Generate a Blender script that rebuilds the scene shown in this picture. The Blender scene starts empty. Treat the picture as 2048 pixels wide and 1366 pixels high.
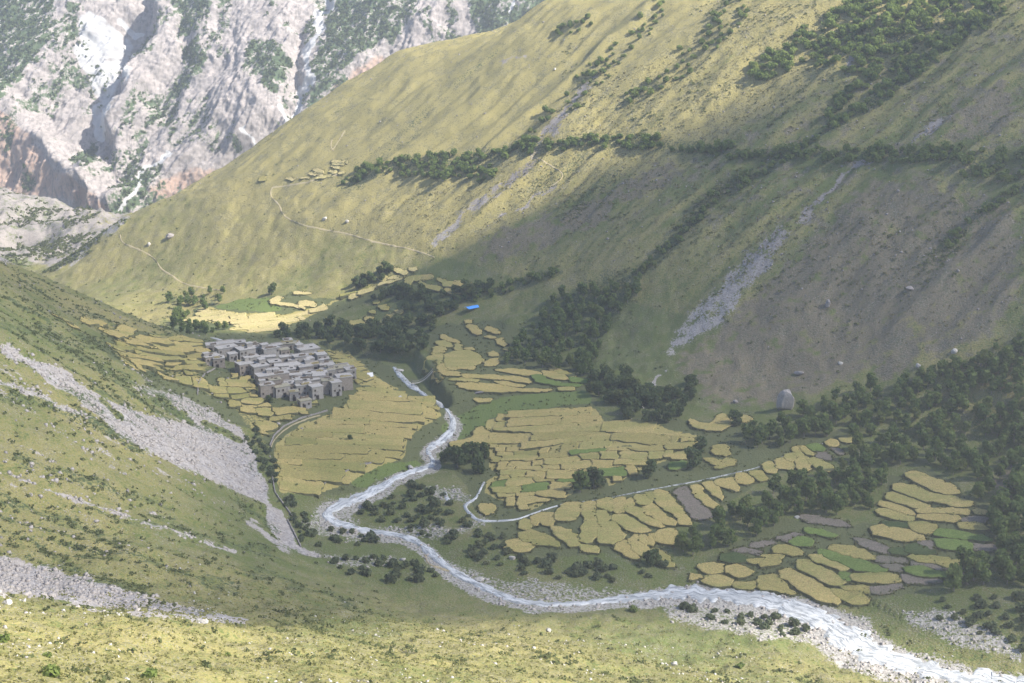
import bpy, bmesh, math, random
import numpy as np
from mathutils import Vector, Matrix
random.seed(7)
rng = np.random.default_rng(11)
R = math.radians
scene = bpy.context.scene
col = scene.collection

# ------------------------------------------------------------------ camera, sky, sun, exposure
FPX = 2844.0                      # focal length in photo pixels (photo 2048 x 1366)
PITCH = R(-15.8)
CAM = np.array([0.0, 0.0, 180.0])
cam_data = bpy.data.cameras.new('camera')
cam_data.sensor_width = 36.0
cam_data.lens = 36.0 * FPX / 2048.0
cam_data.clip_start = 1.0
cam_data.clip_end = 20000.0
cam = bpy.data.objects.new('camera', cam_data)
col.objects.link(cam)
cam.location = CAM
cam.rotation_euler = (math.pi / 2 + PITCH, 0, 0)
scene.camera = cam

SUN_EL, SUN_AZ = R(44.0), R(104.0)      # azimuth measured from +Y (view direction) towards +X (right)
sun_vec = Vector((math.cos(SUN_EL) * math.sin(SUN_AZ), math.cos(SUN_EL) * math.cos(SUN_AZ), math.sin(SUN_EL)))
world = bpy.data.worlds.new('World')
scene.world = world
world.use_nodes = True
wn = world.node_tree.nodes
wl = world.node_tree.links
sky = wn.new('ShaderNodeTexSky')
sky.sky_type = 'NISHITA'
sky.sun_disc = False
sky.sun_elevation = SUN_EL
sky.sun_rotation = SUN_AZ
sky.altitude = 3200
sky.air_density = 0.7
sky.dust_density = 6.0
sky.ozone_density = 0.5
wn['Background'].inputs['Strength'].default_value = 0.15
wl.new(sky.outputs[0], wn['Background'].inputs['Color'])

sun_data = bpy.data.lights.new('sun', 'SUN')
sun_data.energy = 4.9
sun_data.angle = R(0.53)
sun_data.color = (1.0, 0.945, 0.85)
sun = bpy.data.objects.new('sun', sun_data)
col.objects.link(sun)
sun.location = (600, 0, 700)
sun.rotation_euler = sun_vec.to_track_quat('Z', 'Y').to_euler()

scene.view_settings.view_transform = 'Standard'
scene.view_settings.look = 'None'
scene.view_settings.exposure = 1.15
scene.view_settings.gamma = 1.0
scene.render.engine = 'CYCLES'
scene.cycles.max_bounces = 4
scene.cycles.diffuse_bounces = 2
scene.cycles.glossy_bounces = 2
scene.cycles.transmission_bounces = 2
scene.cycles.transparent_max_bounces = 12
scene.cycles.volume_bounces = 0
scene.cycles.use_denoising = True
scene.cycles.use_light_tree = False
scene.cycles.use_adaptive_sampling = True
scene.cycles.adaptive_threshold = 0.02

# ------------------------------------------------------------------ numeric helpers
cp, sp_ = math.cos(PITCH), math.sin(PITCH)
def ray(u, v):
    xc = (np.asarray(u, float) - 1024) / FPX
    yc = -(np.asarray(v, float) - 683) / FPX
    return np.stack([xc, cp - sp_ * yc, sp_ + cp * yc], -1)
def project(x, y, z):
    dx, dy, dz = x - CAM[0], y - CAM[1], z - CAM[2]
    f = dy * cp + dz * sp_
    up = -dy * sp_ + dz * cp
    return 1024 + FPX * dx / f, 683 - FPX * up / f
def hash2(ix, iy, seed):
    h = (ix * 374761393 + iy * 668265263 + seed * 974711) & 0xffffffff
    h = ((h ^ (h >> 13)) * 1274126177) & 0xffffffff
    return ((h ^ (h >> 16)) & 0xffff) / 65535.0
def vnoise(x, y, seed=0):
    x = np.asarray(x, float); y = np.asarray(y, float)
    ix = np.floor(x).astype(np.int64); iy = np.floor(y).astype(np.int64)
    fx = x - ix; fy = y - iy
    fx = fx * fx * fx * (fx * (fx * 6 - 15) + 10); fy = fy * fy * fy * (fy * (fy * 6 - 15) + 10)
    a = hash2(ix, iy, seed); b = hash2(ix + 1, iy, seed)
    c = hash2(ix, iy + 1, seed); d = hash2(ix + 1, iy + 1, seed)
    return (a * (1 - fx) + b * fx) * (1 - fy) + (c * (1 - fx) + d * fx) * fy
def fbm(x, y, seed=0, oct=4, gain=0.5):
    s = 0; a = 1; t = 0
    for o in range(oct):
        s = s + a * vnoise(x, y, seed + o * 17); t += a
        a *= gain; x = np.asarray(x) * 2.03 + 13.7; y = np.asarray(y) * 2.03 - 7.1
    return s / t
def ridged(x, y, seed=0, oct=4, gain=0.5):
    s = 0; a = 1; t = 0
    for o in range(oct):
        s = s + a * (1 - np.abs(2 * vnoise(x, y, seed + o * 29) - 1)); t += a
        a *= gain; x = np.asarray(x) * 2.07 + 5.3; y = np.asarray(y) * 2.07 + 9.1
    return s / t
def smooth(e0, e1, x):
    t = np.clip((np.asarray(x, float) - e0) / (e1 - e0), 0, 1)
    return t * t * (3 - 2 * t)
def in_poly(px, py, poly):
    poly = np.asarray(poly, float)
    px = np.asarray(px, float); py = np.asarray(py, float)
    out = np.zeros(px.shape, bool)
    lo = poly.min(0); hi = poly.max(0)
    m = (px >= lo[0]) & (px <= hi[0]) & (py >= lo[1]) & (py <= hi[1])
    if not m.any(): return out
    x = px[m]; y = py[m]; c = np.zeros(x.shape, bool)
    n = len(poly)
    for i in range(n):
        x0, y0 = poly[i]; x1, y1 = poly[(i + 1) % n]
        if y0 == y1: continue
        k = ((y0 > y) != (y1 > y)) & (x < (x1 - x0) * (y - y0) / (y1 - y0) + x0)
        c ^= k
    out[m] = c
    return out
def seg_dist(px, py, line, lim):
    """distance to a polyline, and the fraction along it; far points keep 'lim'"""
    line = np.asarray(line, float)
    px = np.asarray(px, float); py = np.asarray(py, float)
    d = np.full(px.shape, float(lim)); s = np.zeros(px.shape)
    lo = line.min(0) - lim; hi = line.max(0) + lim
    m = (px >= lo[0]) & (px <= hi[0]) & (py >= lo[1]) & (py <= hi[1])
    if not m.any(): return d, s
    x = px[m]; y = py[m]; dd = d[m]; ss = s[m]
    L = np.concatenate([[0], np.cumsum(np.hypot(*np.diff(line, axis=0).T))])
    for i in range(len(line) - 1):
        ax, ay = line[i]; bx, by = line[i + 1]
        l2 = (bx - ax) ** 2 + (by - ay) ** 2
        if l2 == 0: continue
        t = np.clip(((x - ax) * (bx - ax) + (y - ay) * (by - ay)) / l2, 0, 1)
        e = np.hypot(x - ax - t * (bx - ax), y - ay - t * (by - ay))
        k = e < dd
        dd[k] = e[k]; ss[k] = (L[i] + t[k] * math.sqrt(l2)) / L[-1]
    d[m] = dd; s[m] = ss
    return d, s

# ------------------------------------------------------------------ the shape of the valley
def plane_t(u, v, k=0.7):
    d = ray(u, v)
    return (CAM[2] - 5 + k * (98 * .72 + 505 * .69)) / (k * (d[..., 0] * .72 + d[..., 1] * .69) - d[..., 2])
def pt_t(u, v, t): return CAM + ray(u, v) * t
def pt_z(u, v, z):
    d = ray(u, v); return CAM + d * ((z - CAM[2]) / d[2])
ctrl = []
def Z(*a):
    for u, v, z in a: ctrl.append(pt_z(u, v, z))
def T(*a):
    for u, v, t in a: ctrl.append(pt_t(u, v, t))
def P(*a):
    for u, v in a: ctrl.append(pt_t(u, v, plane_t(u, v)))
def W(*a):
    for p in a: ctrl.append(np.array(p, float))
# valley floor
Z((2030, 1345, 4), (1700, 1255, 3), (1300, 1190, 2), (1050, 1190, 2), (850, 1090, 1.5), (650, 1030, 1), (900, 900, 0.5),
  (905, 835, 0), (2040, 1230, 9), (2048, 1100, 11), (1850, 1020, 11), (1850, 955, 14), (1620, 1120, 6), (1250, 1060, 5),
  (1500, 960, 8), (1300, 900, 7), (1100, 820, 7), (950, 760, 8), (1570, 840, 13), (1750, 860, 15), (1250, 810, 9),
  (1930, 940, 17), (600, 745, 12), (470, 700, 15), (700, 735, 11), (860, 800, 8), (720, 900, 7), (600, 960, 6), (545, 900, 8),
  (250, 690, 27), (400, 760, 17), (470, 830, 11), (560, 600, 3), (420, 640, -4), (500, 610, 0), (560, 650, -1), (650, 625, 2),
  (330, 620, -10), (250, 598, -13), (150, 570, -19), (100, 540, -27), (60, 495, -40), (30, 440, -30), (800, 690, 4), (760, 650, 3))
# right slope and spur (one big plane)
P((1990, 900), (1570, 760), (1200, 690), (1600, 600), (1900, 700), (2048, 800), (1300, 550), (1000, 600), (900, 560), (700, 540), (560, 560),
  (420, 560), (300, 560), (200, 540), (120, 548), (250, 470), (420, 470), (600, 450), (800, 450), (1000, 450), (1400, 420), (1700, 420), (2048, 420),
  (1800, 200), (1500, 200), (1200, 200), (2048, 20), (1700, 20), (1400, 20), (1250, 20), (1000, 200), (800, 240), (650, 300), (900, 330), (1100, 330))
T((240, 440, 885), (430, 380, 862), (520, 320, 868), (600, 250, 875), (700, 185, 880), (800, 120, 890), (900, 90, 900), (1030, 72, 905), (1110, 4, 850))
T((240, 480, 985), (430, 430, 990), (600, 310, 1000), (800, 190, 1030), (1030, 130, 1060), (1110, 70, 1000), (1300, 60, 1080))
W((600, 700, 250), (500, 400, 165), (330, 500, 122), (300, 850, 200), (350, 700, 205), (350, 350, 70), (450, 950, 170))
# left slope
T((0, 690, 428), (0, 1100, 338), (0, 850, 385), (300, 900, 435), (300, 1100, 350), (600, 1200, 350), (0, 525, 600), (200, 610, 610), (150, 700, 470))
Z((600, 1090, 3), (550, 1000, 5), (505, 880, 9), (280, 730, 25), (340, 668, 14), (760, 1200, 4), (1000, 1235, 4), (1400, 1262, 3))
T((0, 575, 730), (200, 650, 730))
W((-300, 400, 155), (-320, 600, 115), (-250, 250, 130), (-300, 760, -10), (-400, 1000, -20), (-430, 880, -30))
# near slope under the camera
T((0, 1195, 250), (0, 1366, 170), (500, 1255, 290), (500, 1366, 212), (1024, 1366, 250), (1024, 1290, 310), (1400, 1366, 300), (1700, 1366, 347),
  (0, 1165, 300), (250, 1222, 268), (250, 1366, 190), (300, 1215, 318))
W((0, 0, 176), (0, 50, 146), (0, 110, 108), (-40, 100, 114), (50, 100, 102), (100, 200, 38), (190, 200, 24), (200, 290, 8), (150, 100, 90), (-100, 100, 130),
  (300, 250, 25), (-100, 0, 185), (100, 0, 170))
# beyond, on the left, the scree foot of the far mountain
T((-150, 330, 1160), (-60, 362, 1150), (0, 384, 1140), (200, 458, 1050), (235, 442, 1110), (100, 435, 1090), (0, 500, 1035))
W((-300, 1250, -95), (-500, 1250, -85), (0, 1250, -60), (200, 1200, 120))
ctrl = np.array(ctrl)
NC = len(ctrl)
def tps_phi(r2): return np.where(r2 > 1e-9, 0.5 * r2 * np.log(r2 + 1e-12), 0.0)
SC = 100.0
cx, cy = ctrl[:, 0] / SC, ctrl[:, 1] / SC
K = tps_phi((cx[:, None] - cx[None]) ** 2 + (cy[:, None] - cy[None]) ** 2) + np.eye(NC) * 0.02
Pm = np.stack([np.ones(NC), cx, cy], 1)
A = np.zeros((NC + 3, NC + 3)); A[:NC, :NC] = K; A[:NC, NC:] = Pm; A[NC:, :NC] = Pm.T
sol = np.linalg.solve(A, np.concatenate([ctrl[:, 2], np.zeros(3)]))
def tps(x, y):
    x = np.asarray(x, float) / SC; y = np.asarray(y, float) / SC
    out = sol[NC] + sol[NC + 1] * x + sol[NC + 2] * y
    for i in range(NC):
        out = out + sol[i] * tps_phi((x - cx[i]) ** 2 + (y - cy[i]) ** 2)
    return out

# ------------------------------------------------------------------ polar grid of the terrain sheet
NA = 790
A0, A1 = R(-26), R(26)
R0, R1 = 26.0, 1330.0
ang = np.linspace(A0, A1, NA)
rad = np.concatenate([np.linspace(R0, 100, 50, endpoint=False), np.linspace(100, 340, 210, endpoint=False), np.linspace(340, 450, 84, endpoint=False), np.linspace(450, 1000, 310, endpoint=False), np.linspace(1000, R1, 70)])
NR = len(rad)
GX = rad[:, None] * np.sin(ang)[None]
GY = rad[:, None] * np.cos(ang)[None]
GZ = tps(GX, GY)
GU, GV = project(GX, GY, GZ)
# areas of the photo used to tell slope from farmland (photo pixels)
FLAT = [[(380, 690), (330, 650), (400, 600), (560, 580), (700, 600), (850, 545), (960, 560), (1010, 660), (1180, 700), (1190, 800), (1480, 830), (1720, 870),
         (2000, 960), (2048, 1200), (2048, 1330), (1800, 1320), (1400, 1230), (1000, 1220), (760, 1190), (610, 1080), (560, 980), (540, 890), (420, 800)]]
flat = np.zeros_like(GX)
for p in FLAT: flat = np.maximum(flat, in_poly(GU, GV, p).astype(float))
def blur(a, n):
    for _ in range(n):
        b = a.copy()
        b[1:-1, 1:-1] = (a[1:-1, 1:-1] * 2 + a[:-2, 1:-1] + a[2:, 1:-1] + a[1:-1, :-2] + a[1:-1, 2:]) / 6
        a = b
    return a
flat = blur(flat, 14)
flat *= (GY < 900)
right = smooth(20, 90, (GX - 98) * .72 + (GY - 505) * .69) * (1 - smooth(-215, -290, GX) * smooth(900, 960, GY))          # 1 on the right slope
left = smooth(-60, -110, GX) * smooth(700, 560, GY)                   # 1 on the left slope
farl = smooth(900, 1000, GY) * smooth(-150, -220, GX)
wob = fbm(GX / 60, GY / 60, 3, 3) * 40
cr = -GX * math.sin(R(24)) + GY * math.cos(R(24)) + wob * .5
al = GX * math.cos(R(24)) + GY * math.sin(R(24))
H = right * (1 - flat) * ((ridged(cr / 46, al / 230, 5, 3) - .5) * 9 + (ridged(cr / 15, al / 90, 8, 3) - .5) * 4.2 + (ridged(cr / 6.5, al / 50, 9, 2) - .5) * 1.8)
H += left * (1 - flat) * ((ridged(GY / 26, GX / 170, 21, 3) - .5) * 5 + (fbm(GY / 7, GX / 40, 23, 3) - .5) * 2.2)
slope = np.clip(1 - flat, 0, 1)
H += slope * ((fbm(GX / 22, GY / 22, 31, 4) - .5) * 4.0 + np.where(right > .3, (fbm(cr / 4.0, al / 16, 39, 3) - .5) * 1.5, (fbm(GX / 4.5, GY / 4.5, 37, 3) - .5) * 1.3))
H += flat * ((fbm(GX / 30, GY / 30, 41, 3) - .5) * 1.2)
near = smooth(360, 300, GY) * (1 - left)
H += near * (fbm(GX / 9, GY / 9, 43, 4) - .5) * 2.0
H += farl * ((ridged(GX / 60, GY / 60, 47, 4) - .5) * 16 + (ridged((GX + GY) / 14, (GX - GY) / 40, 49, 3) - .5) * 6)
GZ = GZ + H
# the river cuts its bed
RIVER = [(425, 676, 7), (470, 688, 7), (600, 695, 7), (720, 715, 7), (788, 735, 12), (803, 753, 26), (818, 770, 24), (845, 788, 9), (868, 800, 12), (893, 818, 18), (911, 843, 24), (902, 868, 26), (872, 888, 28),
         (852, 903, 22), (866, 918, 24), (870, 928, 20), (840, 938, 18), (795, 953, 24), (752, 980, 28), (705, 1002, 32), (655, 1020, 44), (655, 1038, 30), (690, 1052, 24), (745, 1064, 22), (800, 1070, 20), (842, 1086, 24),
         (872, 1116, 28), (905, 1142, 30), (950, 1168, 34), (1000, 1190, 30), (1050, 1206, 22), (1130, 1211, 16), (1240, 1198, 22), (1350, 1184, 34), (1450, 1190, 40), (1550, 1202, 46), (1635, 1236, 66), (1700, 1280, 84), (1770, 1316, 66),
         (1850, 1340, 46), (1950, 1360, 40), (2070, 1385, 44), (2180, 1400, 44)]
rd, rs = seg_dist(GU, GV, [(a, b) for a, b, c in RIVER], 90)
rw = np.interp(rs, np.concatenate([[0], np.cumsum(np.hypot(*np.diff(np.array(RIVER)[:, :2], axis=0).T))]) / np.sum(np.hypot(*np.diff(np.array(RIVER)[:, :2], axis=0).T)), np.array(RIVER)[:, 2])
onfloor = (GY < 760) & (GZ < 40)
GZ = GZ - onfloor * 1.2 * smooth(2.2, 0.3, rd / rw)
RAVINE = [(630, 684), (740, 688), (830, 700), (872, 755), (905, 800), (868, 802), (805, 776), (772, 757), (740, 733), (690, 704)]
GZ = GZ - 5.5 * blur((in_poly(GU, GV, RAVINE) & (GY < 760)).astype(float), 3)
GU, GV = project(GX, GY, GZ)

def ground(x, y):
    x = np.asarray(x, float); y = np.asarray(y, float)
    a = (np.arctan2(x, y) - A0) / (A1 - A0) * (NA - 1)
    r = np.interp(np.hypot(x, y), rad, np.arange(NR))
    a = np.clip(a, 0, NA - 1.001); r = np.clip(r, 0, NR - 1.001)
    i = np.floor(r).astype(int); j = np.floor(a).astype(int)
    fr = r - i; fa = a - j
    return (GZ[i, j] * (1 - fa) + GZ[i, j + 1] * fa) * (1 - fr) + (GZ[i + 1, j] * (1 - fa) + GZ[i + 1, j + 1] * fa) * fr
TS = np.exp(np.linspace(math.log(60), math.log(1330), 1400))
def drop(u, v):
    """where the sight line through a photo pixel first meets the ground"""
    u = np.atleast_1d(np.asarray(u, float)); v = np.atleast_1d(np.asarray(v, float))
    out = np.zeros((len(u), 3))
    for k in range(len(u)):
        d = ray(u[k], v[k])
        p = CAM + d * TS[:, None]
        h = p[:, 2] - ground(p[:, 0], p[:, 1])
        b = np.nonzero(h < 0)[0]
        i = b[0] if len(b) else len(TS) - 1
        if i > 0:
            f = h[i - 1] / (h[i - 1] - h[i]) if h[i - 1] != h[i] else 0
            q = p[i - 1] * (1 - f) + p[i] * f
        else: q = p[0]
        out[k] = q
    out[:, 2] = ground(out[:, 0], out[:, 1])
    return out
#@@SHAPE_END

def grid_mesh(name, X, Y, Zz, smooth_shade=True):
    n, m = X.shape
    me = bpy.data.meshes.new(name)
    co = np.stack([X, Y, Zz], -1).reshape(-1, 3).astype(np.float32)
    idx = np.arange(n * m).reshape(n, m)
    q = np.stack([idx[:-1, :-1], idx[:-1, 1:], idx[1:, 1:], idx[1:, :-1]], -1).reshape(-1, 4)
    me.vertices.add(len(co)); me.vertices.foreach_set('co', co.ravel())
    me.loops.add(q.size); me.loops.foreach_set('vertex_index', q.ravel().astype(np.int32))
    me.polygons.add(len(q)); me.polygons.foreach_set('loop_start', np.arange(0, q.size, 4, dtype=np.int32))
    me.polygons.foreach_set('use_smooth', np.full(len(q), smooth_shade))
    me.update(calc_edges=True)
    return me

# ------------------------------------------------------------------ node helpers
class NT:
    def __init__(self, name):
        self.m = bpy.data.materials.new(name); self.m.use_nodes = True
        self.t = self.m.node_tree; self.n = self.t.nodes; self.l = self.t.links
        self.bsdf = self.n['Principled BSDF']; self.out = self.n['Material Output']
        self.bsdf.inputs['Roughness'].default_value = 0.9
        self.bsdf.inputs['Specular IOR Level'].default_value = 0.15
    def set(self, sock, v):
        if hasattr(v, 'is_output'): self.l.new(v, sock)
        elif isinstance(v, (tuple, list)): sock.default_value = tuple(v) + ((1,) if len(v) == 3 and len(sock.default_value) == 4 else ())
        else: sock.default_value = v
    def pos(self):
        if not hasattr(self, '_p'): self._p = self.n.new('ShaderNodeTexCoord').outputs['Object']
        return self._p
    def geo(self):
        if not hasattr(self, '_g'): self._g = self.n.new('ShaderNodeNewGeometry').outputs['Position']
        return self._g
    def noise(self, scale, detail=4, rough=.55, vec=None, scl=None):
        x = self.n.new('ShaderNodeTexNoise'); x.inputs['Scale'].default_value = scale
        x.inputs['Detail'].default_value = detail; x.inputs['Roughness'].default_value = rough
        v = vec if vec is not None else self.geo()
        if scl is not None:
            mp = self.n.new('ShaderNodeMapping'); self.l.new(v, mp.inputs[0])
            mp.inputs['Scale'].default_value = scl[0]; mp.inputs['Rotation'].default_value = (0, 0, scl[1]); v = mp.outputs[0]
        self.l.new(v, x.inputs['Vector'])
        return x.outputs['Fac']
    def voro(self, scale, out='Distance', vec=None, rnd=1.0):
        x = self.n.new('ShaderNodeTexVoronoi'); x.inputs['Scale'].default_value = scale; x.inputs['Randomness'].default_value = rnd
        self.l.new(vec if vec is not None else self.geo(), x.inputs['Vector'])
        return x.outputs[out]
    def math(self, op, a, b=0.0, c=None):
        x = self.n.new('ShaderNodeMath'); x.operation = op
        self.set(x.inputs[0], a); self.set(x.inputs[1], b)
        if c is not None: self.set(x.inputs[2], c)
        return x.outputs[0]
    def ramp(self, v, e0, e1, lo=0.0, hi=1.0):
        x = self.n.new('ShaderNodeMapRange'); x.interpolation_type = 'SMOOTHSTEP'
        self.set(x.inputs[0], v)
        for i, k in enumerate((e0, e1, lo, hi)): self.set(x.inputs[1 + i], k)
        return x.outputs[0]
    def mix(self, f, a, b, mode='MIX'):
        x = self.n.new('ShaderNodeMix'); x.data_type = 'RGBA'; x.blend_type = mode; x.clamp_factor = True
        self.set(x.inputs[0], f); self.set(x.inputs[6], a); self.set(x.inputs[7], b)
        return x.outputs[2]
    def attr(self, name):
        x = self.n.new('ShaderNodeAttribute'); x.attribute_name = name
        return x
    def chan(self, name):
        a = self.attr(name); s = self.n.new('ShaderNodeSeparateColor'); self.l.new(a.outputs['Color'], s.inputs[0])
        return s.outputs[0], s.outputs[1], s.outputs[2], a.outputs['Alpha']
    def bump(self, h, dist=0.3, strength=1.0):
        x = self.n.new('ShaderNodeBump'); x.inputs['Distance'].default_value = dist; x.inputs['Strength'].default_value = strength
        self.set(x.inputs['Height'], h); self.l.new(x.outputs[0], self.bsdf.inputs['Normal'])
    def done(self, colr, rough=None, spec=None):
        self.set(self.bsdf.inputs['Base Color'], colr)
        if rough is not None: self.set(self.bsdf.inputs['Roughness'], rough)
        if spec is not None: self.set(self.bsdf.inputs['Specular IOR Level'], spec)
        return self.m
def by_noise(t, mask, n, k=0.9, e0=.42, e1=.58):
    return t.ramp(t.math('MULTIPLY_ADD', t.math('SUBTRACT', n, .5), k, mask), e0, e1)
def put_attr(me, name, arr):
    a = me.attributes.new(name, 'FLOAT_COLOR', 'POINT')
    a.data.foreach_set('color', np.ascontiguousarray(arr.reshape(-1, 4), dtype=np.float32).ravel())
def tag(o, label=None, cat=None, group=None, kind=None):
    if label: o['label'] = label
    if cat: o['category'] = cat
    if group: o['group'] = group
    if kind: o['kind'] = kind
    return o
def link(name, me, mat=None, parent=None):
    o = bpy.data.objects.new(name, me); col.objects.link(o)
    if mat is not None: me.materials.append(mat)
    if parent is not None: o.parent = parent
    return o

# ------------------------------------------------------------------ ground cover masks
def zone(polys, u=None, v=None, soft=6):
    u = GU if u is None else u; v = GV if v is None else v
    m = np.zeros(u.shape)
    for p in polys: m = np.maximum(m, in_poly(u, v, p))
    return blur(m.astype(float), soft)
def streak(lines, u=None, v=None, edge=0.5):
    u = GU if u is None else u; v = GV if v is None else v
    m = np.zeros(u.shape)
    for ln in lines:
        *pts, w = ln
        d, s = seg_dist(u, v, pts, w * 2.2)
        m = np.maximum(m, smooth(w * (1 + edge), w * (1 - edge), d))
    return m
NU = (fbm(GX / 6, GY / 6, 61, 3) - .5) * 26; NV = (fbm(GX / 6, GY / 6, 67, 3) - .5) * 20   # uneven edges
wu, wv = GU + NU, GV + NV
SCREE_L = [[(0, 681), (40, 700), (110, 735), (191, 780), (256, 815), (330, 838), (383, 850), (461, 860), (496, 882), (523, 934), (547, 1004), (547, 1011), (478, 984), (427, 960), (376, 936), (308, 905), (239, 868), (205, 833), (144, 796), (90, 755), (0, 700)],
           [(250, 765), (301, 773), (342, 787), (410, 811), (461, 845), (496, 876), (440, 870), (380, 850), (330, 815)],
           [(526, 1016), (566, 1016), (600, 1092), (660, 1112), (620, 1114), (570, 1090), (540, 1060)],
           [(-80, 1100), (0, 1109), (47, 1117), (129, 1145), (227, 1168), (297, 1191), (324, 1207), (391, 1219), (504, 1238), (477, 1250), (391, 1242), (312, 1234), (234, 1223), (156, 1211), (98, 1198), (31, 1194), (0, 1192), (-80, 1190)]]
STREAK_L = [((0, 945), (200, 1012), (330, 1058), (470, 1102), 5), ((0, 765), (90, 800), (180, 838), 5), ((500, 1040), (560, 1090), (640, 1112), 7), 
            
            ((240, 870), (330, 918), (430, 962), (545, 1010), 3)]
GREEN_L = [((181, 768), (256, 811), 7), ((318, 794), (350, 820), (383, 845), 8), ((410, 845), (478, 879), 7), ((200, 800), (240, 830), 6), ((520, 880), (535, 930), 12), ((480, 895), (530, 960), 7),
           ((0, 790), (90, 810), (200, 850), 16), ((40, 920), (200, 975), (330, 1010), 14), ((0, 1010), (150, 1040), (300, 1120), (480, 1180), 14), ((300, 1040), (450, 1080), (600, 1130), 9), ((480, 1000), (560, 1060), 14), ((500, 1140), (700, 1210), 10),
           ((0, 1060), (130, 1130), (300, 1190), 12), ((0, 640), (100, 680), (200, 740), (330, 790), (450, 840), 10), ((60, 660), (200, 690), (330, 750), 12)]
SCREE_R = [[(1647, 421), (1614, 454), (1556, 495), (1552, 524), (1515, 582), (1490, 599), (1465, 632), (1407, 673), (1337, 715), (1324, 706), (1337, 665), (1399, 615), (1432, 566), (1482, 508), (1523, 470), (1594, 433)]]
STREAK_R = [((1750, 310), (1690, 350), (1640, 400), (1600, 440), 8), ((1880, 245), (1855, 262), (1830, 278), 7), ((1190, 150), (1130, 225), (1085, 270), (1060, 330), (1010, 370), (950, 410), (868, 486), 9), ((1110, 370), (1060, 405), (1005, 432), 5),
            ((1160, 190), (1100, 260), 9), ((1000, 120), (1050, 110), 3), ((1710, 115), (1690, 150), 8), ((2048, 830), (2010, 860), 8), ((1260, 790), (1300, 770), (1330, 740), 6)]
BROWN = [[(1330, 720), (1480, 600), (1650, 440), (1760, 330), (1900, 350), (2048, 380), (2048, 660), (1800, 760), (1570, 810), (1400, 820)], [(1850, 250), (2048, 120), (2048, 300), (1900, 290)], [(1960, 950), (2048, 880), (2048, 1000), (1990, 1010)],
         [(900, 490), (1050, 440), (1200, 380), (1330, 300), (1400, 320), (1250, 430), (1000, 540)]]
BUSH = [((680, 368), (740, 345), (830, 325), (930, 320), (1000, 305), (1090, 290), (1200, 283), (1320, 288), (1400, 298), (1480, 310), (1600, 312), (1750, 312), (1900, 306), (2070, 320), 20),
        ((2000, 20), (1900, 90), (1800, 165), (1700, 235), (1620, 290), (1540, 330), (1440, 385), (1390, 440), (1340, 490), (1290, 540), 18), ((1250, 570), (1190, 580), (1120, 640), (1060, 700), 42), ((1240, 600), (1170, 690), 44), ((1180, 740), (1230, 790), (1330, 810), 36),
        ((2048, 370), (1990, 410), (1940, 450), (1890, 500), 14), ((2060, 690), (1960, 730), (1900, 780), 20), ((1120, 540), (1000, 580), (930, 600), 10), ((900, 585), (840, 600), (780, 620), (700, 660), (620, 665), 22),
        ((850, 640), (800, 690), (700, 690), 24), ((540, 670), (640, 670), 10), ((360, 640), (340, 600), (430, 600), 16), ((330, 650), (400, 660), (470, 650), 14), ((720, 560), (780, 545), 9)]
A_scree = np.maximum.reduce([zone(SCREE_L, wu, wv, 7), zone(SCREE_R, GU + NU * 1.8, GV + NV * 1.8, 8) * .6, streak(STREAK_L, wu, wv, .8) * .66, streak(STREAK_R, wu, wv, .8) * .62])
stony = smooth(.55, .8, fbm(GX / 30, GY / 2.6, 71, 4)) * left * .42
A_scree = np.maximum(A_scree, stony * (GV > 720))
FARL = zone([[(-90, 330), (60, 340), (260, 380), (260, 440), (180, 500), (60, 470), (-90, 440)], [(-90, 430), (180, 495), (130, 545), (60, 525), (-90, 520)]], wu, wv, 6) * (GX < -180)
A_scree = np.maximum(A_scree, FARL * .62)
A_scree = A_scree * (1 - .95 * np.minimum(1, streak(GREEN_L[:5], wu, wv)))
A_green = np.maximum(streak(GREEN_L, GU + NU * 2, GV + NV * 2, .8) * .5, streak(BUSH, GU + NU * 1.6, GV + NV * 1.6, .8) * .5)
A_green = np.maximum(A_green, left * smooth(.5, .75, fbm(GX / 24, GY / 5, 73, 4)) * .55)
A_green = np.maximum(A_green, right * smooth(.55, .75, fbm(cr / 14, al / 60, 75, 4)) * .45)
A_brown_shade = np.maximum(zone(BROWN, GU + NU * 3, GV + NV * 3, 34) * .62, .42 * right * smooth(715, 675, GY + GX * .08))  # second term puts the slope's shade into the colour as extra brown
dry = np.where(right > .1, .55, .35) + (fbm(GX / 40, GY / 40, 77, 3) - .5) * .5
dry = dry + .38 * right * smooth(680, 720, GY + GX * .1) - .17 * right * smooth(720, 680, GY + GX * .1) + .3 * (GY > 690) * smooth(40, -40, GX) * (GX > -330) + .22 * near + .15 * left + right * .18 * smooth(480, 300, GV + (GU - 1000) * .2) + .5 * right * (ridged(cr / 15, al / 90, 8, 3) - .55) + right * .8 * (fbm(cr / 3.2, al / 45, 79, 3) - .5)  # dryness, also raised on the sunlit spur and lowered in shade to paint light
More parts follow.
